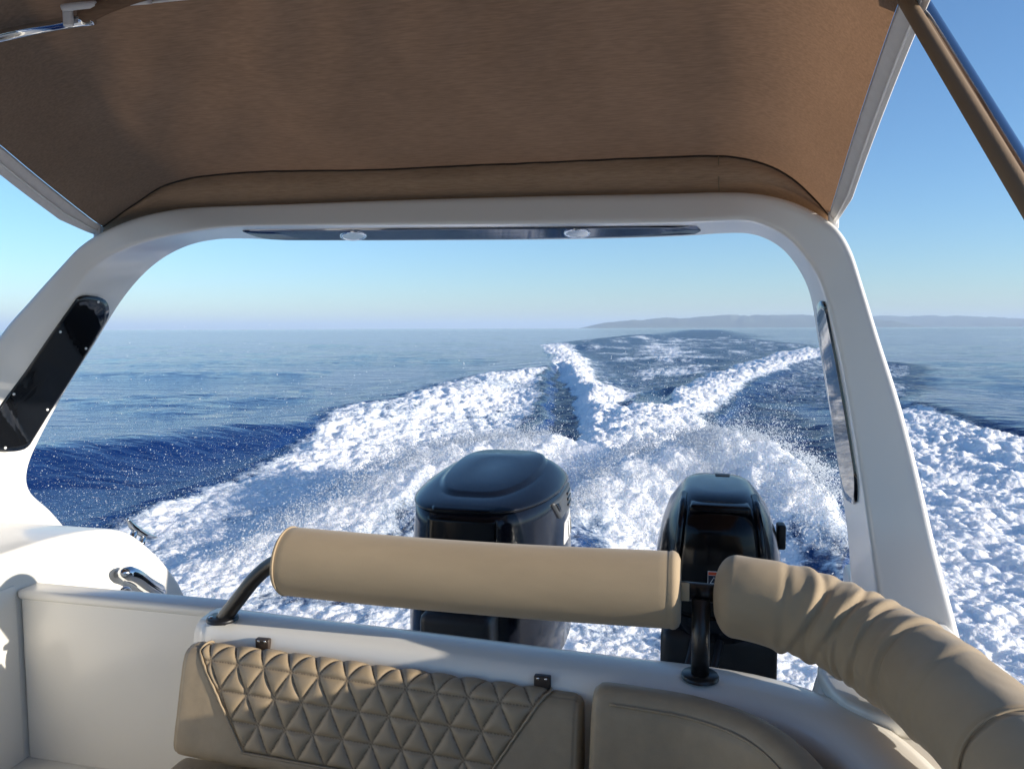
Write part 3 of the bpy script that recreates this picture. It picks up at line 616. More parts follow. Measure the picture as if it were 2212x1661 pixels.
for k in range(NRW):
    s = ss; base = seam.copy()
    edge = np.minimum(s, 1-s)
    x = base[:, 0] + lx[k]*(1-s)**1.5 + rx_[k]*s**2
    t = (YS - ys[k])
    bulge = .05*np.sin(np.pi*np.clip(edge*3, 0, .5))*np.clip(t/.8, 0, 1)
    sag = -.030*np.sin(np.pi*np.clip(t/.85, 0, 1))*np.clip(edge*6, 0, 1)
    z = base[:, 2] + rise[k] + bulge + sag
    # soft tension folds radiating from the left bow and right corner
    w = .0038*np.sin((s*2.6 - t*.9)*22 + 1.5*np.sin(s*9))*np.exp(-((s-.22)/.16)**2)*np.clip(t*2, 0, 1)
    w += .004*np.sin((s*2.0 - t*.5)*34)*np.exp(-((s-.5)/.22)**2)*np.clip(t-.35, 0, 1)*1.6
    w += .006*(fbm(s*26+t*2, np.full(NC, t*.5), 3, 47)-.5)*np.exp(-((s-.84)/.12)**2)*np.clip(1.2-t*1.2, 0, 1)
    w += .008*(fbm(s*7+.1, np.full(NC, t*2.3), 3, 41)-.5)
    CV[k, :, 0] = x; CV[k, :, 1] = ys[k]; CV[k, :, 2] = z + w
    if k == 0: CV[0] = seam
mk("shade_cloth", CV.reshape(-1, 3), grid_faces(NRW, NC), M_can, can)
flap_px = [(226,503),(290,478),(360,462),(430,455),(600,449),(900,438),(1200,430),(1450,425),(1560,422),(1640,426),(1710,443),(1770,472),(1789,486)]
flap = catmull(np.array([on_y(u, v, 2.215) for u, v in flap_px]), NC)
FV = []
for k, t in enumerate(np.linspace(0, 1, 14)):
    q = seam*(1-t) + flap*t
    q = q + np.array([0, -.030, 0])*math.sin(math.pi*t) + np.array([0, 1, 0])[None, :]*(.012*(fbm(ss*12, np.full(NC, t*1.5), 3, 44)-.5)*math.sin(math.pi*t))[:, None]
    FV.append(q - np.array([0, .002, .001]))
mk("valance", np.array(FV).reshape(-1, 3), grid_faces(14, NC), M_val, can)
sw_ = seam + np.stack([0*ss, -.006+0*ss, -.002 + .003*(fbm(ss*40, ss*0, 2, 46)-.5)], 1)
mk("valance_seam", *tube(sw_, .0026, 6), mat("dark_seam_thread", (.03, .02, .013), .9), can)  # thin dark thread drawn along the seam line
vs_ = np.array([on_y(1552, 338, 2.135), on_y(1553, 415, 2.17)]); mk("joint_seam", *tube(np.linspace(vs_[0], vs_[1], 6), .0016, 6), M_thread, can)
# hems
def hem(edge, out, name):
    n = len(edge); V = []
    offs = [(0, 0), (.004, -.006), (.014, -.020), (.026, -.036), (.037, -.052), (.040, -.050), (.028, -.033), (.016, -.016)]
    for k in range(n):
        f = .5 + .5*min(1, k/10.0)
        for a, b in offs: V.append(edge[k] + np.array([out*a*f*(.75 if out > 0 else 1), 0, b*f*(.8 if out > 0 else 1) - .002]))
    return mk(name, V, grid_faces(n, len(offs), cv=True), M_hem, can)
for edge, out in ((CV[:70, 0], -1), (CV[:70, -1], 1)):
    h = hem(edge, out, "hem")
    zp = np.array([e + np.array([out*.020*(.5+.5*min(1, k/10)), -.001, -.033*(.5+.5*min(1, k/10))]) for k, e in enumerate(edge)])
    mk("zip", *tube(zp, .0028, 6), M_white, h)
# tie hooks at the corners
for k, (cx, out) in enumerate(((0, -1), (-1, 1))):
    e = CV[0, cx]; mk("corner_hook", *tube(catmull([e + np.array([0, -.02, .01]), e + np.array([out*.012, -.03, -.005]), e + np.array([out*.014, -.02, -.03]), e + np.array([out*.0, -.012, -.036])], 14), .005, 10), M_white, can)
    mk("corner_tab", *rbox(e[0]+out*.010-.013, e[0]+out*.010+.013, e[1]-.026, e[1]-.016, e[2]-.040, e[2]+.006, .003), M_hem, can)
# bow frame and struts
kb = int(np.argmin(abs(ys-1.30)))
bowp = CV[kb].copy(); bowp[:, 2] -= .020

CT = bvh((CV.reshape(-1, 3), grid_faces(NRW, NC)))
bl = [hit(CT, u, v, .024) for u, v in ((-60, 76), (50, 50), (155, 30))]
bl = [bl[0]*(1-t)**2 + (2*bl[1]-.5*bl[0]-.5*bl[2])*2*t*(1-t) + bl[2]*t*t for t in np.linspace(0, 1, 6)]
kl = int(np.argmin(abs(ys-bl[0][1]))); kr = int(np.argmin(abs(ys-bl[-1][1]))); el = CV[kl, 0]
i0 = int(np.argmin(abs(CV[kr, :, 0]-bl[-1][0])))
bl = [np.array([-2.02, el[1]-.40, -.60]), el + np.array([-.16, -.16, -.45]), el + np.array([-.09, -.07, -.22]), el + np.array([-.045, -.03, -.10]), el*.5 + bl[0]*.5 + np.array([-.02, 0, -.03])] + bl + [CV[kr, i0+3] + np.array([0, 0, -.024])]
mk("bow_sleeve", *tube(np.array([CV[int(q_), i]*(1-q_ % 1) + CV[int(q_)+1, i]*(q_ % 1) for i, q_ in ((i, float(np.interp(i, [i0, i0+25, NC-1], [kr, kr+5, kr+16]))) for i in range(i0+2, NC))]) + np.array([0, 0, -.020]), .0165, 12, upv=(0, 1, 0)), M_can, can)
mk("bow_tube", *tube(catmull(bl, 70), .0125, 14, upv=(0, 1, 0)), M_chrome, can)
p = at_d(157, 12, 1.5); q = hit(bvh((CV.reshape(-1, 3), grid_faces(NRW, NC))), 157, 18)
mk("track_clip", *rbox(q[0]-.011, q[0]+.011, q[1]-.02, q[1]-.008, q[2]-.045, q[2]+.0, .004), M_white, can)
CT = bvh((CV.reshape(-1, 3), grid_faces(NRW, NC)))
tp = [hit(CT, u, v, .012) for u, v in ((158, 8), (200, 8), (260, 3), (330, -4), (420, -14))]
mk("track_cord", *tube(catmull(tp, 24), .003, 8), M_white, can)
tp = [hit(CT, u, v, .02) for u, v in ((140, 2), (175, -3), (230, -7), (330, -14))]
mk("track_rail", *tube(catmull(tp, 24), .008, 8), M_hem, can)
Fr = CV[kb, -1]
s1 = on_y(2212, 425, 1.0); s0 = on_y(1956, 0, 1.33); dv = s1 - s0; end = s0 + dv*3.05
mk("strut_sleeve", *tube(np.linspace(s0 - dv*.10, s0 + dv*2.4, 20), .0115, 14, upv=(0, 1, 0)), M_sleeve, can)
t1 = on_y(2212, 372, 1.04); t0 = on_y(1985, 0, 1.36); dv2 = t1 - t0
mk("strut_tube", *tube(np.linspace(t0 - dv2*.10, t0 + dv2*2.95, 20), .0125, 14, upv=(0, 1, 0)), M_tube, can)

# ------------------------------------------------------------------ cushions
def smoothpath(P, n): return catmull(P, n)
def quilted():
    t = thing("backrest_cushion", (-.64, 1.43, -.92), "tan quilted backrest cushion with stitched triangles along the transom coaming", "cushion", "cockpit backrest cushions")
    x0, x1 = -1.108, -.200
    pr = smoothpath([(1.512,-.83),(1.512,-.76),(1.508,-.722),(1.492,-.703),(1.468,-.698),(1.447,-.706),(1.434,-.726),(1.424,-.76),(1.404,-.84),(1.392,-.89),(1.392,-.912),(1.402,-.924),(1.43,-.926)], 190)
    Lw = np.concatenate([[0], np.cumsum(np.linalg.norm(np.diff(pr, axis=0), axis=1))])
    nx = 440; xs = np.linspace(x0, x1, nx)
    T2 = np.gradient(pr, axis=0); T2 /= np.linalg.norm(T2, axis=1)[:, None]; Nn = np.stack([T2[:, 1], -T2[:, 0]], 1)
    if Nn[95, 0] > 0: Nn = -Nn
    S, Wd = np.meshgrid(xs, Lw, indexing='ij')
    w_top = Lw[np.argmin(abs(pr[:, 0]-1.488) + (pr[:, 1] < -.73)*9)]; w_bot = Lw[np.argmin(abs(pr[:, 1]+.886) + (pr[:, 0] > 1.45)*9)]
    f = (Wd-w_top)/(w_bot-w_top)
    fl = np.clip((f-.18)/.82, 0, 1); fr = np.clip((f-.10)/.9, 0, 1)
    left = -1.062 + .140*fl; right = -.268 - .135*fr
    inset = np.minimum(np.minimum((S-left)*.85, (right-S)*.85), np.minimum((w_bot-Wd), (Wd-w_top+.012)))
    bx, rh = .0665, (w_bot-w_top)/4.0
    wv = (Wd-w_top)/rh; row = wv; a = (S-left.min())/bx
    d1 = np.abs(row-np.round(row))*rh
    l2 = a + row*.5; d2 = np.abs(l2-np.round(l2))*bx*rh/math.hypot(rh, bx/2)
    l3 = a - row*.5; d3 = np.abs(l3-np.round(l3))*bx*rh/math.hypot(rh, bx/2)
    dm = np.minimum(np.minimum(d1, d2), d3)
    soft = lambda d, w: 1-np.exp(-d/w)
    puff = soft(d1, .006)*soft(d2, .006)*soft(d3, .006)
    ins = sstep(0, .008, inset)
    disp = ins*(.0082*puff - .0025) + .004*(1-ins)*sstep(-.03, -.002, inset)*0
    disp += -.0035*np.exp(-((inset)/.004)**2)
    # rounding of the ends and body seams
    e = np.minimum(S-x0, x1-S); disp += -.016*np.exp(-e/.006)
    for xc in (x0+.012, x1-.012): disp += -.0018*np.exp(-((S-xc)/.0025)**2)
    disp += -.0018*np.exp(-((Wd-(w_top+.030))/.0025)**2)*(inset < 0)
    disp += .004*(fbm(S*14, Wd*14, 3, 51)-.5)
    sh = -.010 - .036*(S+1.108)/.908; shz = -.011 - .008*(S+1.108)/.908; V = np.stack([S, sh + pr[None, :, 0]+Nn[None, :, 0]*disp, shz + pr[None, :, 1]+Nn[None, :, 1]*disp], -1)
    stitch = np.where((dm < .0016) & (inset > .004) & ((np.floor(S/.0035)+np.floor(Wd/.0035)) % 2 == 0), 1.0, 0.0)
    stitch = np.maximum(stitch, np.where((dm < .0022) & (inset > .003), .35, 0))
    n2 = len(Lw)
    Ff = grid_faces(nx, n2); inn = inset
    fi = np.array(Ff); keep = (inn.reshape(-1)[fi].mean(axis=1) > 0)
    flat = V.reshape(-1, 3)
    body = mk("cushion_body", flat, [q for q, k in zip(Ff, keep) if not k] + [list(range(n2)), list(range((nx-1)*n2, nx*n2))[::-1]], M_lea, t)
    q = mk("quilted_panel", flat, [q for q, k in zip(Ff, keep) if k], quilt_mat(), t)
    at = q.data.attributes.new("stitch", 'FLOAT', 'POINT'); at.data.foreach_set("value", stitch.reshape(-1).astype(np.float32))
    # piping around the panel
    def onsurf(xv, wv_):
        i = np.interp(wv_, Lw, np.arange(n2)); k = int(round(i)); return np.array([xv, -.010 - .036*(xv+1.108)/.908 + pr[k, 0]+Nn[k, 0]*.0015, -.011 - .008*(xv+1.108)/.908 + pr[k, 1]+Nn[k, 1]*.0015])
    P = []
    fn = lambda ff: (-1.062 + .140*max(0, (ff-.18)/.82), -.268 - .135*max(0, (ff-.10)/.9))
    for ff in np.linspace(-.04, 1, 40): P.append(onsurf(fn(ff)[0]-.001, w_top + ff*(w_bot-w_top)))
    for g in np.linspace(0, 1, 30)[1:-1]: P.append(onsurf(fn(1)[0]*(1-g)+fn(1)[1]*g, w_bot))
    for ff in np.linspace(1, -.04, 40): P.append(onsurf(fn(ff)[1]+.001, w_top + ff*(w_bot-w_top)))
    mk("piping", *tube(P, .0026, 8), M_lea, t)
    return t
def quilt_mat():
    m = M_lea.copy(); m.name = "tan_vinyl_quilted"; nt = m.node_tree; b = nt.nodes["Principled BSDF"]
    a = nt.nodes.new("ShaderNodeAttribute"); a.attribute_name = "stitch"
    src = b.inputs["Base Color"].links[0].from_socket
    mx = nt.nodes.new("ShaderNodeMix"); mx.data_type = 'RGBA'; mx.inputs[7].default_value = (.14, .10, .058, 1)
    nt.links.new(a.outputs["Fac"], mx.inputs[0]); nt.links.new(src, mx.inputs[6]); nt.links.new(mx.outputs[2], b.inputs["Base Color"])
    return m
quilted()
# corner cushion bent round the coaming
def corner_cushion():
    t = thing("corner_cushion", (.05, 1.38, -.93), "plain tan corner cushion curving along the coaming beside the black rail post", "cushion", "cockpit backrest cushions")
    path = catmull([(-.180,1.506),(-.10,1.500),(.02,1.482),(.12,1.435),(.19,1.36),(.235,1.25),(.255,1.1),(.265,.8),(.265,.4)], 120)*.955
    T2 = np.gradient(path, axis=0); T2 /= np.linalg.norm(T2, axis=1)[:, None]
    pr = smoothpath([(.0,-.83),(.0,-.76),(-.004,-.728),(-.018,-.708),(-.042,-.702),(-.062,-.708),(-.076,-.730),(-.088,-.78),(-.106,-.88),(-.11,-.912),(-.10,-.926),(-.06,-.928)], 60)
    V = []
    for i, (p, tt) in enumerate(zip(path, T2)):
        n = np.array([-tt[1], tt[0]]); n = n if n[1] > 0 or n[0] > 0 else -n
        arc = np.linalg.norm(path[i]-path[0]); sh = -.014*math.exp(-arc/.007)
        for k, (a, z) in enumerate(pr):
            zz = z + sh*.9; aa = a*(1 + sh*2)
            aa -= .003*(fbm(np.array([i*.15]), np.array([k*.12]), 3, 61)[0]-.5)
            if abs(k-26) < 1: zz -= .0015; aa += .0015
            V.append((p[0]+n[0]*aa, p[1]+n[1]*aa, zz + .028))
    mk("cushion_body", V, grid_faces(120, 60) + [list(range(60)), list(range(119*60, 120*60))[::-1]], M_lea, t)
    P = []
    for p, tt in zip(path, T2):
        n = np.array([-tt[1], tt[0]]); n = n if n[1] > 0 or n[0] > 0 else -n
        P.append((p[0]-n[0]*.0745, p[1]-n[1]*.0745, -.6955))
    mk("piping", *tube(P[3:], .0024, 8), M_lea, t)
corner_cushion()
sc = thing("seat_cushion", (-.6, 1.15, -1.1), "tan seat cushion below the quilted backrest", "cushion")
mk("cushion_body", *rbox(-1.11, .14, .55, 1.43, -1.05, -.952, .025, 4), M_lea, sc)
mk("seat_base", *rbox(-1.07, .20, .60, 1.48, -1.182, -1.052, .01), M_gel, sc)

# ------------------------------------------------------------------ padded rails
KB = .958; YB, ZB = 1.585*KB, -.546*KB
rail = thing("stern_rail", (-.5, 1.57, -.68), "black stern rail with a straight tan padded sleeve above the transom", "rail", "padded rails on the coaming")
lb = on_z(481, 1338, -.679)
lp = catmull([lb + np.array([0, 0, .0]), lb + np.array([.045, .002, .055]), lb + np.array([.085, .004, .103]), lb + np.array([.130, .004, .140]), (-.93*KB, YB, ZB), (-.8*KB, YB, ZB)], 40)
mk("rail_tube", *tube(lp, .0175, 18), M_rail, rail)
fl = mk("flange", *disc(lb, (0, 0, 1), .036, .008, 32), M_rail, rail)
for a in (2.4, 3.6): mk("screw", *disc(lb + np.array([.026*math.cos(a), .026*math.sin(a), .008]), (0, 0, 1), .0045, .002, 10), M_chrome, fl)
pb = on_z(1512, 1463, -.679)
mk("post", *tube([pb, pb + np.array([0, .006, .07]), pb + np.array([.0, .016, .15])], .0175, 18, upv=(0, 1, 0)), M_rail, rail)
mk("rail_joint", *tube([(-.03, YB, ZB), (.07, YB-.006, ZB)], .0185, 18), M_rail, rail)
mk("flange", *disc(pb, (0, 0, 1), .036, .008, 32), M_rail, rail)
xa, xb_ = -.935*KB, -.018*KB
xs = np.concatenate([[xa, xa+.001, xa+.004, xa+.010, xa+.014], np.linspace(xa+.02, xb_-.03, 60), [xb_-.024, xb_-.018, xb_-.012, xb_-.006, xb_-.002, xb_]])
rr = np.concatenate([[.004, .066, .074, .0785, .0775], np.full(60, .079), [.078, .0805, .079, .074, .064, .004]])*KB
pth = [(x, YB, ZB - .006*math.sin(math.pi*(x-xa)/(xb_-xa))) for x in xs]
def rf(i, a, r):
    return r*(1 + .02*(fbm(np.cos(a)*1.2+xs[i]*3+5, np.sin(a)*1.2+xs[i]*1.5+9, 3, 71)-.5)) if r > .02 else np.full_like(a, r)
mk("padded_sleeve", *tube(pth, rr, 48, rfun=rf), M_fab, rail)
ringp = [(xa+.012, YB + .0785*KB*math.cos(t), ZB + .0785*KB*math.sin(t)) for t in np.linspace(0, 2*math.pi, 40)]
mk("sleeve_piping", *tube(ringp, .0025, 6), M_fab, rail)
mk("sleeve_flap", *rbox(-.018, -.002, YB-.050, YB-.046, ZB-.004, ZB+.032, .0018), M_fab, rail)

rail2 = thing("side_rail", (.3, 1.35, -.68), "bent tan padded sleeve with wrinkles covering the rail beside the right arch leg", "rail", "padded rails on the coaming")
ax = catmull([(.045,1.578,-.546),(.10,1.570,-.546),(.165,1.543,-.546),(.225,1.498,-.546),(.280,1.43,-.548),(.325,1.34,-.55),(.362,1.23,-.552),(.388,1.12,-.556),(.41,.98,-.56),(.425,.8,-.564),(.43,.55,-.566)], 220)
fsc = KB + (1.055-KB)*sstep(.05, .42, np.linspace(0, 1, 220)); ax = ax*fsc[:, None] + sstep(.15, .55, np.linspace(0, 1, 220))[:, None]*np.array([.007, 0, .007])
La = np.concatenate([[0], np.cumsum(np.linalg.norm(np.diff(ax, axis=0), axis=1))])
r2 = (.083 - .0035*np.clip(La/.5, 0, 1))*fsc
capn = 10
r2[:capn] *= np.sqrt(np.clip(1-(1-np.linspace(.0, 1, capn))**2.4, .002, 1))
wr = [(.155, 0.9, .012, .011), (.215, .5, .012, .013), (.238, 2.6, .007, .009), (.285, 1.1, .010, .010), (.36, .8, .013, .018), (.47, 1.3, .009, .020), (.135, 3.7, .008, .01), (.20, 4.2, .011, .009), (.255, 4.6, .012, .010), (.31, 4.1, .009, .012), (.40, 4.9, .006, .016)]
def rf2(i, a, r):
    s = La[i]; d = np.zeros_like(a)
    for k, (c, ph, am, w) in enumerate(wr):
        cc = c + .022*np.cos(a-ph) + .008*np.sin(2*a+k); d += am*.52*np.exp(-((s-cc)/w)**2)*(.5+.5*np.cos(a-ph)) - am*.40*np.exp(-((s-cc-.015)/.006)**2)*(.4+.6*np.cos(a-ph)**2)
    if abs(s-.655) < .008: d -= .004
    d += .003*(fbm(np.cos(a)*1.5+s*9+4, np.sin(a)*1.5+s*6+3, 3, 72)-.5)*2
    return r + d*np.clip(i/capn-.4, 0, 1)
mk("padded_sleeve", *tube(ax, r2, 72, rfun=rf2), M_fab, rail2)
k = int(np.argmin(abs(La-.655))); T_, N_, B_ = frames(ax)
rg = [ax[k] + (N_[k]*math.cos(t) + B_[k]*math.sin(t))*(r2[k]+.001) for t in np.linspace(0, 2*math.pi, 60)]
mk("stitched_seam", *tube(rg, .0022, 6), M_fab, rail2)
mk("rail_tube", *tube([(.05*KB, 1.577*KB, ZB), (.012*KB, 1.58*KB, ZB)], .0172, 16), M_rail, rail2)
for u, v in ((1795, 1447), (1835, 1462), (1990, 1552)):
    d = ray(u, v); s_ = 1.42 if u < 1900 else 1.2
    q = on_z(u, v, -.66); mk("lace_eyelet", *sphere(q, .006, .006, .004, 10, 6), M_hinge, rail2)
mk("rail_foot", *tube([(.435, 1.02, -.59), (.435, 1.02, -.682)], .0175, 14, upv=(0, 1, 0)), M_rail, rail2)

# ------------------------------------------------------------------ outboard motors
def loft(levels, seg=64):
    """levels: (z, cx, cy, half width, half length, exponent, front taper, slope)"""
    V = []
    for z, cx, cy, hw, hl, n, tp, sl2 in levels:
        for t in np.linspace(0, 2*math.pi, seg, endpoint=False):
            c, s = math.cos(t), math.sin(t)
            x = hw*math.copysign(abs(c)**(2/n), c); y = hl*math.copysign(abs(s)**(2/n), s)
            f = max(0, -y/hl) if hl > 0 else 0
            x *= 1 - tp*f**1.5
            V.append((cx+x, cy+y, z + sl2*(y/max(hl, 1e-6))))
    k = len(levels); F = grid_faces(k, seg, cv=True) + [list(range(seg)), list(range((k-1)*seg, k*seg))[::-1]]
    return np.array(V), F
def conform(tree, pts, d, off, nu, nv, back=.004):
    """grid of start points cast along d on the surface, lifted by off"""
    P = np.array(pts).reshape(nu, nv, 3); Vv = []; dn = Vector(d).normalized()
    for i in range(nu):
        for j in range(nv):
            p, n, _, _ = tree.ray_cast(Vector(P[i, j]), dn)
            if p is None: p = Vector(P[i, j]) + dn*.3
            Vv.append(np.array(p) - np.array(dn)*off)
    Vv = np.array(Vv); b = Vv + np.array(dn)*(off+back); F = grid_faces(nu, nv); m = nu*nv
    bd = [j for j in range(nv)] + [i*nv+nv-1 for i in range(1, nu)] + [(nu-1)*nv+j for j in range(nv-2, -1, -1)] + [i*nv for i in range(nu-2, 0, -1)]
    for a, c in zip(bd, bd[1:]+bd[:1]): F.append([a, c, c+m, a+m])
    return np.concatenate([Vv, b]), F
def main_motor():
    t = thing("outboard_motor", (-.785, 2.9, -1.7), "large black outboard motor with flat topped cowl behind the long padded sleeve", "outboard motor", "outboard motors on the transom")
    cx, cy = -.785, 2.90
    cap = [(-.6445,cx,cy,.279,.402,4.6,.34,.0),(-.638,cx,cy,.283,.406,4.6,.34,.0),(-.628,cx,cy,.279,.402,4.5,.34,.004),(-.612,cx,cy+.006,.266,.390,4.3,.34,.010),(-.596,cx,cy+.014,.248,.372,4.0,.34,.017),(-.582,cx,cy+.022,.226,.350,3.8,.33,.023),(-.573,cx,cy+.030,.202,.326,3.8,.32,.027),
           (-.571,cx,cy+.035,.192,.316,3.8,.32,.028),(-.555,cx,cy+.040,.184,.306,4.0,.31,.030),(-.549,cx,cy+.042,.172,.292,3.9,.30,.030),(-.547,cx,cy+.042,.09,.17,3.0,.2,.018),(-.546,cx,cy+.042,.001,.001,2.6,.2,0)]
    cap = [(-.638 + (c[0]+.638)*.80 if c[0] > -.638 else c[0],) + c[1:] for c in cap]; capVF = loft(cap[::-1]); mk("top_cowl", *capVF, M_blackp, t)
    low = [(-.648,cx,cy,.277,.400,4.6,.34,0),(-.70,cx,cy,.281,.402,4.6,.34,0),(-.80,cx,cy,.288,.402,4.4,.30,0),(-.95,cx,cy,.298,.402,4.2,.26,0),(-1.10,cx,cy,.302,.40,4,.24,0),(-1.26,cx,cy,.298,.395,4,.24,0),(-1.36,cx,cy+.01,.24,.34,3.4,.25,0),(-1.42,cx,cy+.02,.15,.27,2.6,.25,0)]
    lowVF = loft(low); mk("lower_cowl", *lowVF, M_blackp, t)
    mk("cowl_seam", *loft([(-.652,cx,cy,.272,.395,4.6,.34,0),(-.640,cx,cy,.272,.395,4.6,.34,0)]), M_blackm, t)
    mk("midsection", *loft([(-1.38,cx,cy+.02,.13,.24,2.5,.2,0),(-1.48,cx,cy+.03,.10,.20,2.4,.2,0),(-1.62,cx,cy+.05,.09,.20,2.4,.2,0),(-1.66,cx,cy+.08,.16,.30,2.2,.1,0),(-1.69,cx,cy+.08,.16,.30,2.2,.1,0),(-1.72,cx,cy+.05,.06,.20,2.2,.2,0),(-2.0,cx,cy+.05,.06,.18,2.2,.2,0)]), M_blackm, t)
    mk("mounting_bracket", *rbox(cx-.13, cx+.13, 2.40, 2.66, -1.5, -.98, .03), M_blackm, t)
    LT = bvh(lowVF); CTt = bvh(capVF)
    pts = [[(cx + u, 1.6, -.665 - .185*w) for w in np.linspace(0, 1, 14)] for u in np.linspace(-.128, .128, 20)]
    mk("front_panel", *conform(LT, pts, (0, 1, 0), .006, 20, 14), M_blackg, t)
    pts = [[(cx + u*(1-.1*w), 1.6, -.628 - .012*w) for w in np.linspace(0, 1, 4)] for u in np.linspace(-.115, .115, 20)]
    mk("latch_recess", *conform(CTt, pts, (0, 1, 0), .004, 20, 4), M_blackg, t)
    # side vent on the right flank
    def q4(a, b, c, d, nu, nv): return [[np.array(a)*(1-i)*(1-j)+np.array(b)*i*(1-j)+np.array(c)*i*j+np.array(d)*(1-i)*j for j in np.linspace(0, 1, nv)] for i in np.linspace(0, 1, nu)]
    vp = mk("side_vent", *conform(LT, q4((0,2.80,-.668),(0,3.16,-.655),(0,3.16,-.745),(0,2.88,-.742), 16, 8), (-1, 0, 0), .008, 16, 8), M_grey, t)
    mk("vent_slot", *conform(LT, q4((0,2.825,-.676),(0,2.86,-.676),(0,2.885,-.712),(0,2.865,-.712), 5, 4), (-1, 0, 0), .012, 5, 4), M_blackg, vp)
    for zz in (-.672, -.695, -.718): mk("vent_slot", *conform(LT, q4((0,3.02,zz),(0,3.13,zz+.003),(0,3.13,zz-.010),(0,3.035,zz-.011), 6, 3), (-1, 0, 0), .013, 6, 3), M_blackg, vp)
    mk("side_decal", *conform(LT, q4((0,2.98,-.785),(0,3.20,-.772),(0,3.20,-.86),(0,2.93,-.86), 10, 5), (-1, 0, 0), .003, 10, 5), M_white, t)
    for yy in (3.03, 3.09, 3.15): mk("decal_bar", *conform(LT, q4((0,yy,-.790),(0,yy+.016,-.789),(0,yy+.016,-.855),(0,yy,-.855), 3, 4), (-1, 0, 0), .005, 3, 4), M_grey, t)
main_motor()
def small_motor():
    cx, cy = .073, 2.24
    t = thing("outboard_motor", (cx, cy, -1.7), "smaller glossy black outboard motor with narrow tall cowl behind the black post", "outboard motor", "outboard motors on the transom")
    lv = [(-.440,cx,cy+.04,.001,.001,2.4,.1,0),(-.440,cx,cy+.03,.06,.12,3,.08,.0),(-.443,cx,cy+.03,.084,.165,3.4,.08,0),(-.451,cx,cy+.02,.097,.192,3.6,.08,0),(-.472,cx,cy+.008,.115,.22,3.6,.08,0),(-.515,cx,cy,.139,.24,3.4,.08,0),(-.57,cx,cy,.158,.25,3.3,.08,0),(-.63,cx,cy,.170,.255,3.2,.08,0),(-.70,cx,cy,.173,.255,3.2,.08,0),(-.78,cx,cy,.166,.25,3.2,.08,0),(-.84,cx,cy,.150,.235,3,.08,0),(-.90,cx,cy,.12,.2,2.6,.1,0)]
    lv = [(c[0] - .012 if c[0] > -.5 else c[0],) + c[1:] for c in lv]
    VF = loft(lv, 72); mk("cowl", *VF, M_blackp, t); T = bvh(VF)
    pts = []
    for i in np.linspace(-1, 1, 22):
        rw = []
        for w in np.linspace(0, 1, 20):
            hw = .086 + .030*w; rw.append((cx + i*hw, 1.5, -.478 - .28*w))
        pts.append(rw)
    mk("front_panel", *conform(T, pts, (0, 1, 0), .005, 22, 20), M_blackg, t)
    for s in (-1, 1):
        P = []
        for w in np.linspace(0, 1, 24):
            o = Vector((cx + s*(.094 + .033*w), 1.5, -.466 - .30*w)); p, n, _, _ = T.ray_cast(o, Vector((0, 1, 0)))
            if p is not None: P.append(np.array(p) + np.array((0, -.002, 0)))
        mk("front_rib", *tube(P, .011, 10, upv=(0, -1, 0)), M_blackp, t)
    mk("top_ledge", *rbox(cx-.078, cx+.078, cy-.212, cy-.12, -.492, -.466, .009), M_blackg, t)
    mk("ledge_slot", *rbox(cx-.064, cx+.064, cy-.2145, cy-.15, -.484, -.476, .003), M_blackg, t)  # thin black bar drawn as the slot in the ledge
    mk("rear_latch", *rbox(cx-.005, cx+.04, cy+.13, cy+.17, -.470, -.450, .004), M_blackm, t)
    mk("side_latch", *rbox(cx+.163, cx+.186, cy-.03, cy+.02, -.625, -.555, .006), M_blackm, t)
    mk("swivel_bracket", *rbox(cx-.15, cx+.15, cy-.24, cy+.12, -1.02, -.80, .03), M_blackm, t)
    mk("clamp_bracket", *rbox(cx-.11, cx+.11, cy-.26, cy-.10, -1.36, -1.0, .02), M_blackm, t)
    mk("drive_leg", *loft([(-.9,cx,cy+.02,.09,.14,2.4,.2,0),(-1.4,cx,cy+.03,.06,.11,2.4,.2,0),(-1.63,cx,cy+.04,.05,.10,2.4,.2,0),(-1.66,cx,cy+.06,.10,.16,2.2,.1,0),(-1.68,cx,cy+.06,.10,.16,2.2,.1,0),(-1.9,cx,cy+.04,.04,.09,2.2,.1,0)]), M_blackm, t)
    for k, dx in enumerate((-.055, .01)):
        mk("control_cable", *tube(catmull([(cx+dx, cy-.20, -.80), (cx+dx-.02, cy-.30, -.86), (cx+dx-.06, cy-.38, -.98), (cx+dx-.08, cy-.42, -1.15)], 20), .010, 10, upv=(1, 0, 0)), M_blackm, t)
    # warning label on the cowl front, left of the curved sleeve
    y_ = None
    c = on_y(1541, 1249, cy-.262); w, h = .030, .0375
    p, n, _, _ = T.ray_cast(Vector((c[0], 1.5, c[2])), Vector((0, 1, 0))); yl = (p.y if p is not None else cy-.25) - .008
    x0, z0 = c[0]-.013, c[2]+.018
    lab = mk("warning_label", *rbox(x0-.0012, x0+w, yl, yl+.006, z0-h, z0, 0), M_white, t, smooth=False)
    mk("label_body", *rbox(x0, x0+w-.0012, yl-.0007, yl, z0-h+.0012, z0-.0105, 0), mat("label_navy", (.010, .016, .035), .4), lab, smooth=False)
    mk("label_band", *rbox(x0, x0+w-.0012, yl-.0007, yl, z0-.0095, z0-.0012, 0), M_red, lab, smooth=False)
    tri = [(x0+.005, z0-.031), (x0+.024, z0-.031), (x0+.0145, z0-.0145), (x0+.005, z0-.031), (x0+.024, z0-.031)]
    mk("label_triangle", *tube([(a, yl-.0012, b) for a, b in tri[:4]], .0009, 5, upv=(0, 1, 0)), M_white, lab, smooth=False)
small_motor()

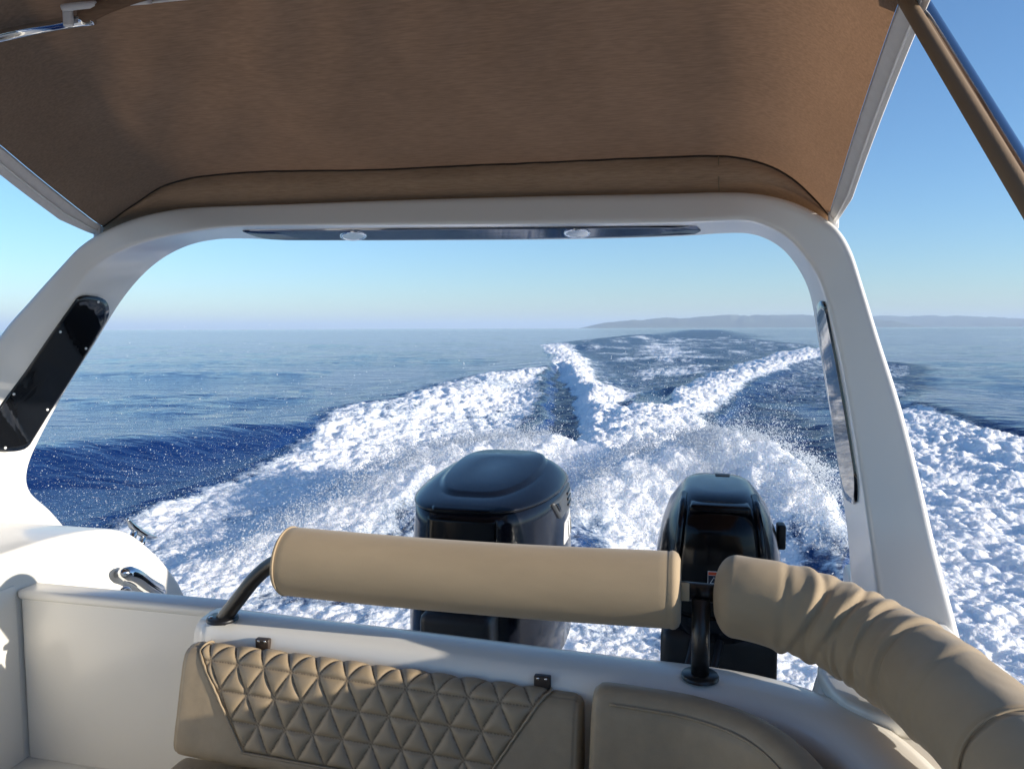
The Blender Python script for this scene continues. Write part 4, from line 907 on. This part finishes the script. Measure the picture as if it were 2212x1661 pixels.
# ------------------------------------------------------------------ spray: drops and splash fragments
def drops(P, S, stretch, name, label):
    tv = np.array([(1,1,1),(1,-1,-1),(-1,1,-1),(-1,-1,1)], float)*.75
    tf = np.array([(0,1,2),(0,3,1),(0,2,3),(1,3,2)])
    n = len(P); ax_ = rng.normal(size=(n, 3)); ax_ /= np.linalg.norm(ax_, axis=1)[:, None]
    st_ = 1 + stretch*rng.random(n)**2
    V = tv[None]*S[:, None, None]*(.7+.6*rng.random((n, 4, 1)))
    V = V + ax_[:, None, :]*(np.einsum('nij,nj->ni', V, ax_)*(st_[:, None]-1))[..., None]
    V = V + P[:, None, :]; F = tf[None] + (np.arange(n)*4)[:, None, None]
    V = V.reshape(-1, 3); V[:, 2] += ZC; F = F.reshape(-1, 3)
    me = bpy.data.meshes.new(name); me.vertices.add(len(V)); me.vertices.foreach_set("co", V.ravel().astype(np.float32))
    nf = len(F); me.loops.add(nf*3); me.loops.foreach_set("vertex_index", F.ravel().astype(np.int32)); me.polygons.add(nf)
    me.polygons.foreach_set("loop_start", (np.arange(nf)*3).astype(np.int32)); me.polygons.foreach_set("loop_total", np.full(nf, 3, np.int32))
    me.update(calc_edges=True); me.polygons.foreach_set("use_smooth", np.ones(nf, bool)); me.materials.append(M_drop)
    o = bpy.data.objects.new(name, me); col.objects.link(o); return tag(o, label, "spray", None, "stuff")
def splash(R, n, hmul=1.0, spread=1.0):
    R = np.array(R); seg = np.linalg.norm(np.diff(R[:, :2], axis=0), axis=1)*np.maximum((R[:-1, 2]+R[1:, 2])/2, .1); c = np.concatenate([[0], np.cumsum(seg)])/seg.sum()
    t = rng.random(n); i = np.clip(np.searchsorted(c, t)-1, 0, len(R)-2); f = (t-c[i])/np.maximum(c[i+1]-c[i], 1e-9); Q = R[i] + (R[i+1]-R[i])*f[:, None]
    e = R[i+1, :2]-R[i, :2]; e /= np.linalg.norm(e, axis=1)[:, None]; nn = np.stack([e[:, 1], -e[:, 0]], 1)
    o = rng.normal(size=n)*.45*spread; o = np.where(o > 0, o*1.5, o*.6); x = Q[:, :2] + nn*(o*Q[:, 3])[:, None] + rng.normal(size=(n, 2))*.05
    base = Q[:, 2]*np.exp(-(o*1.0)**2)*.98 + .02; clump = fbm(x[:, 0]*5, x[:, 1]*5, 3, 81)
    up_ = rng.exponential(.075, n)*(.3 + 2.2*sstep(.45, .65, clump))*hmul
    P = np.stack([x[:, 0], x[:, 1], base + up_ - ZC], 1); S = (.0018 + .006*rng.random(n)**4)*(1-.4*np.clip(up_/.2, 0, 1)); return P, S
PA, SA = splash(R_left_splash, 40000); PB, SB = splash(R_right_splash, 48000)
# thrown drops beside the hull
n = 46000
x = -1.9 - rng.gamma(1.7, 1.3, n); y = 3.0 + rng.gamma(2.0, 1.5, n)
h = rng.exponential(.22, n)*(1 + .6*fbm(x*.8, y*.8, 3, 83)) + .02
keep = (h < 1.75) & (y < 11) & (x > -9.5)
PC = np.stack([x, y, h - ZC], 1)[keep]; SC = .0008 + .0036*rng.random(keep.sum())**5
R_tr = ridge([(1215,1060,7.5,.3,.3),(1230,960,9,.3,.3)])
n = 1500; PD = np.stack([-1.75 + rng.normal(size=n)*.35, 6.6 + rng.normal(size=n)*.8, rng.exponential(.16, n)+.15-ZC], 1); SD = .003 + .005*rng.random(n)**2
drops(np.concatenate([PA, PB, PD]), np.concatenate([SA, SB, SD]), 1.6, "splash_spray", "white splash of torn water thrown up behind the outboard motors")
drops(PC, SC, 1.0, "spray_drops", "fine white drops hanging over the dark water beside the hull")

# ------------------------------------------------------------------ haze
hz = bpy.data.materials.new("sea_haze"); hz.use_nodes = True; nt = hz.node_tree; nt.nodes.clear()
o_ = nt.nodes.new("ShaderNodeOutputMaterial"); pv = nt.nodes.new("ShaderNodeVolumePrincipled")
pv.inputs["Color"].default_value = (.68, .84, 1.0, 1); pv.inputs["Density"].default_value = 1.0e-4; pv.inputs["Anisotropy"].default_value = 0.0
nt.links.new(pv.outputs[0], o_.inputs["Volume"])
hb = mk("haze", *rbox(-40000, 40000, -40000, 40000, -ZC-4.5, 215, 0), hz, smooth=False)
tag(hb, "pale sea haze lying over the far water and hills", "haze", None, "stuff")
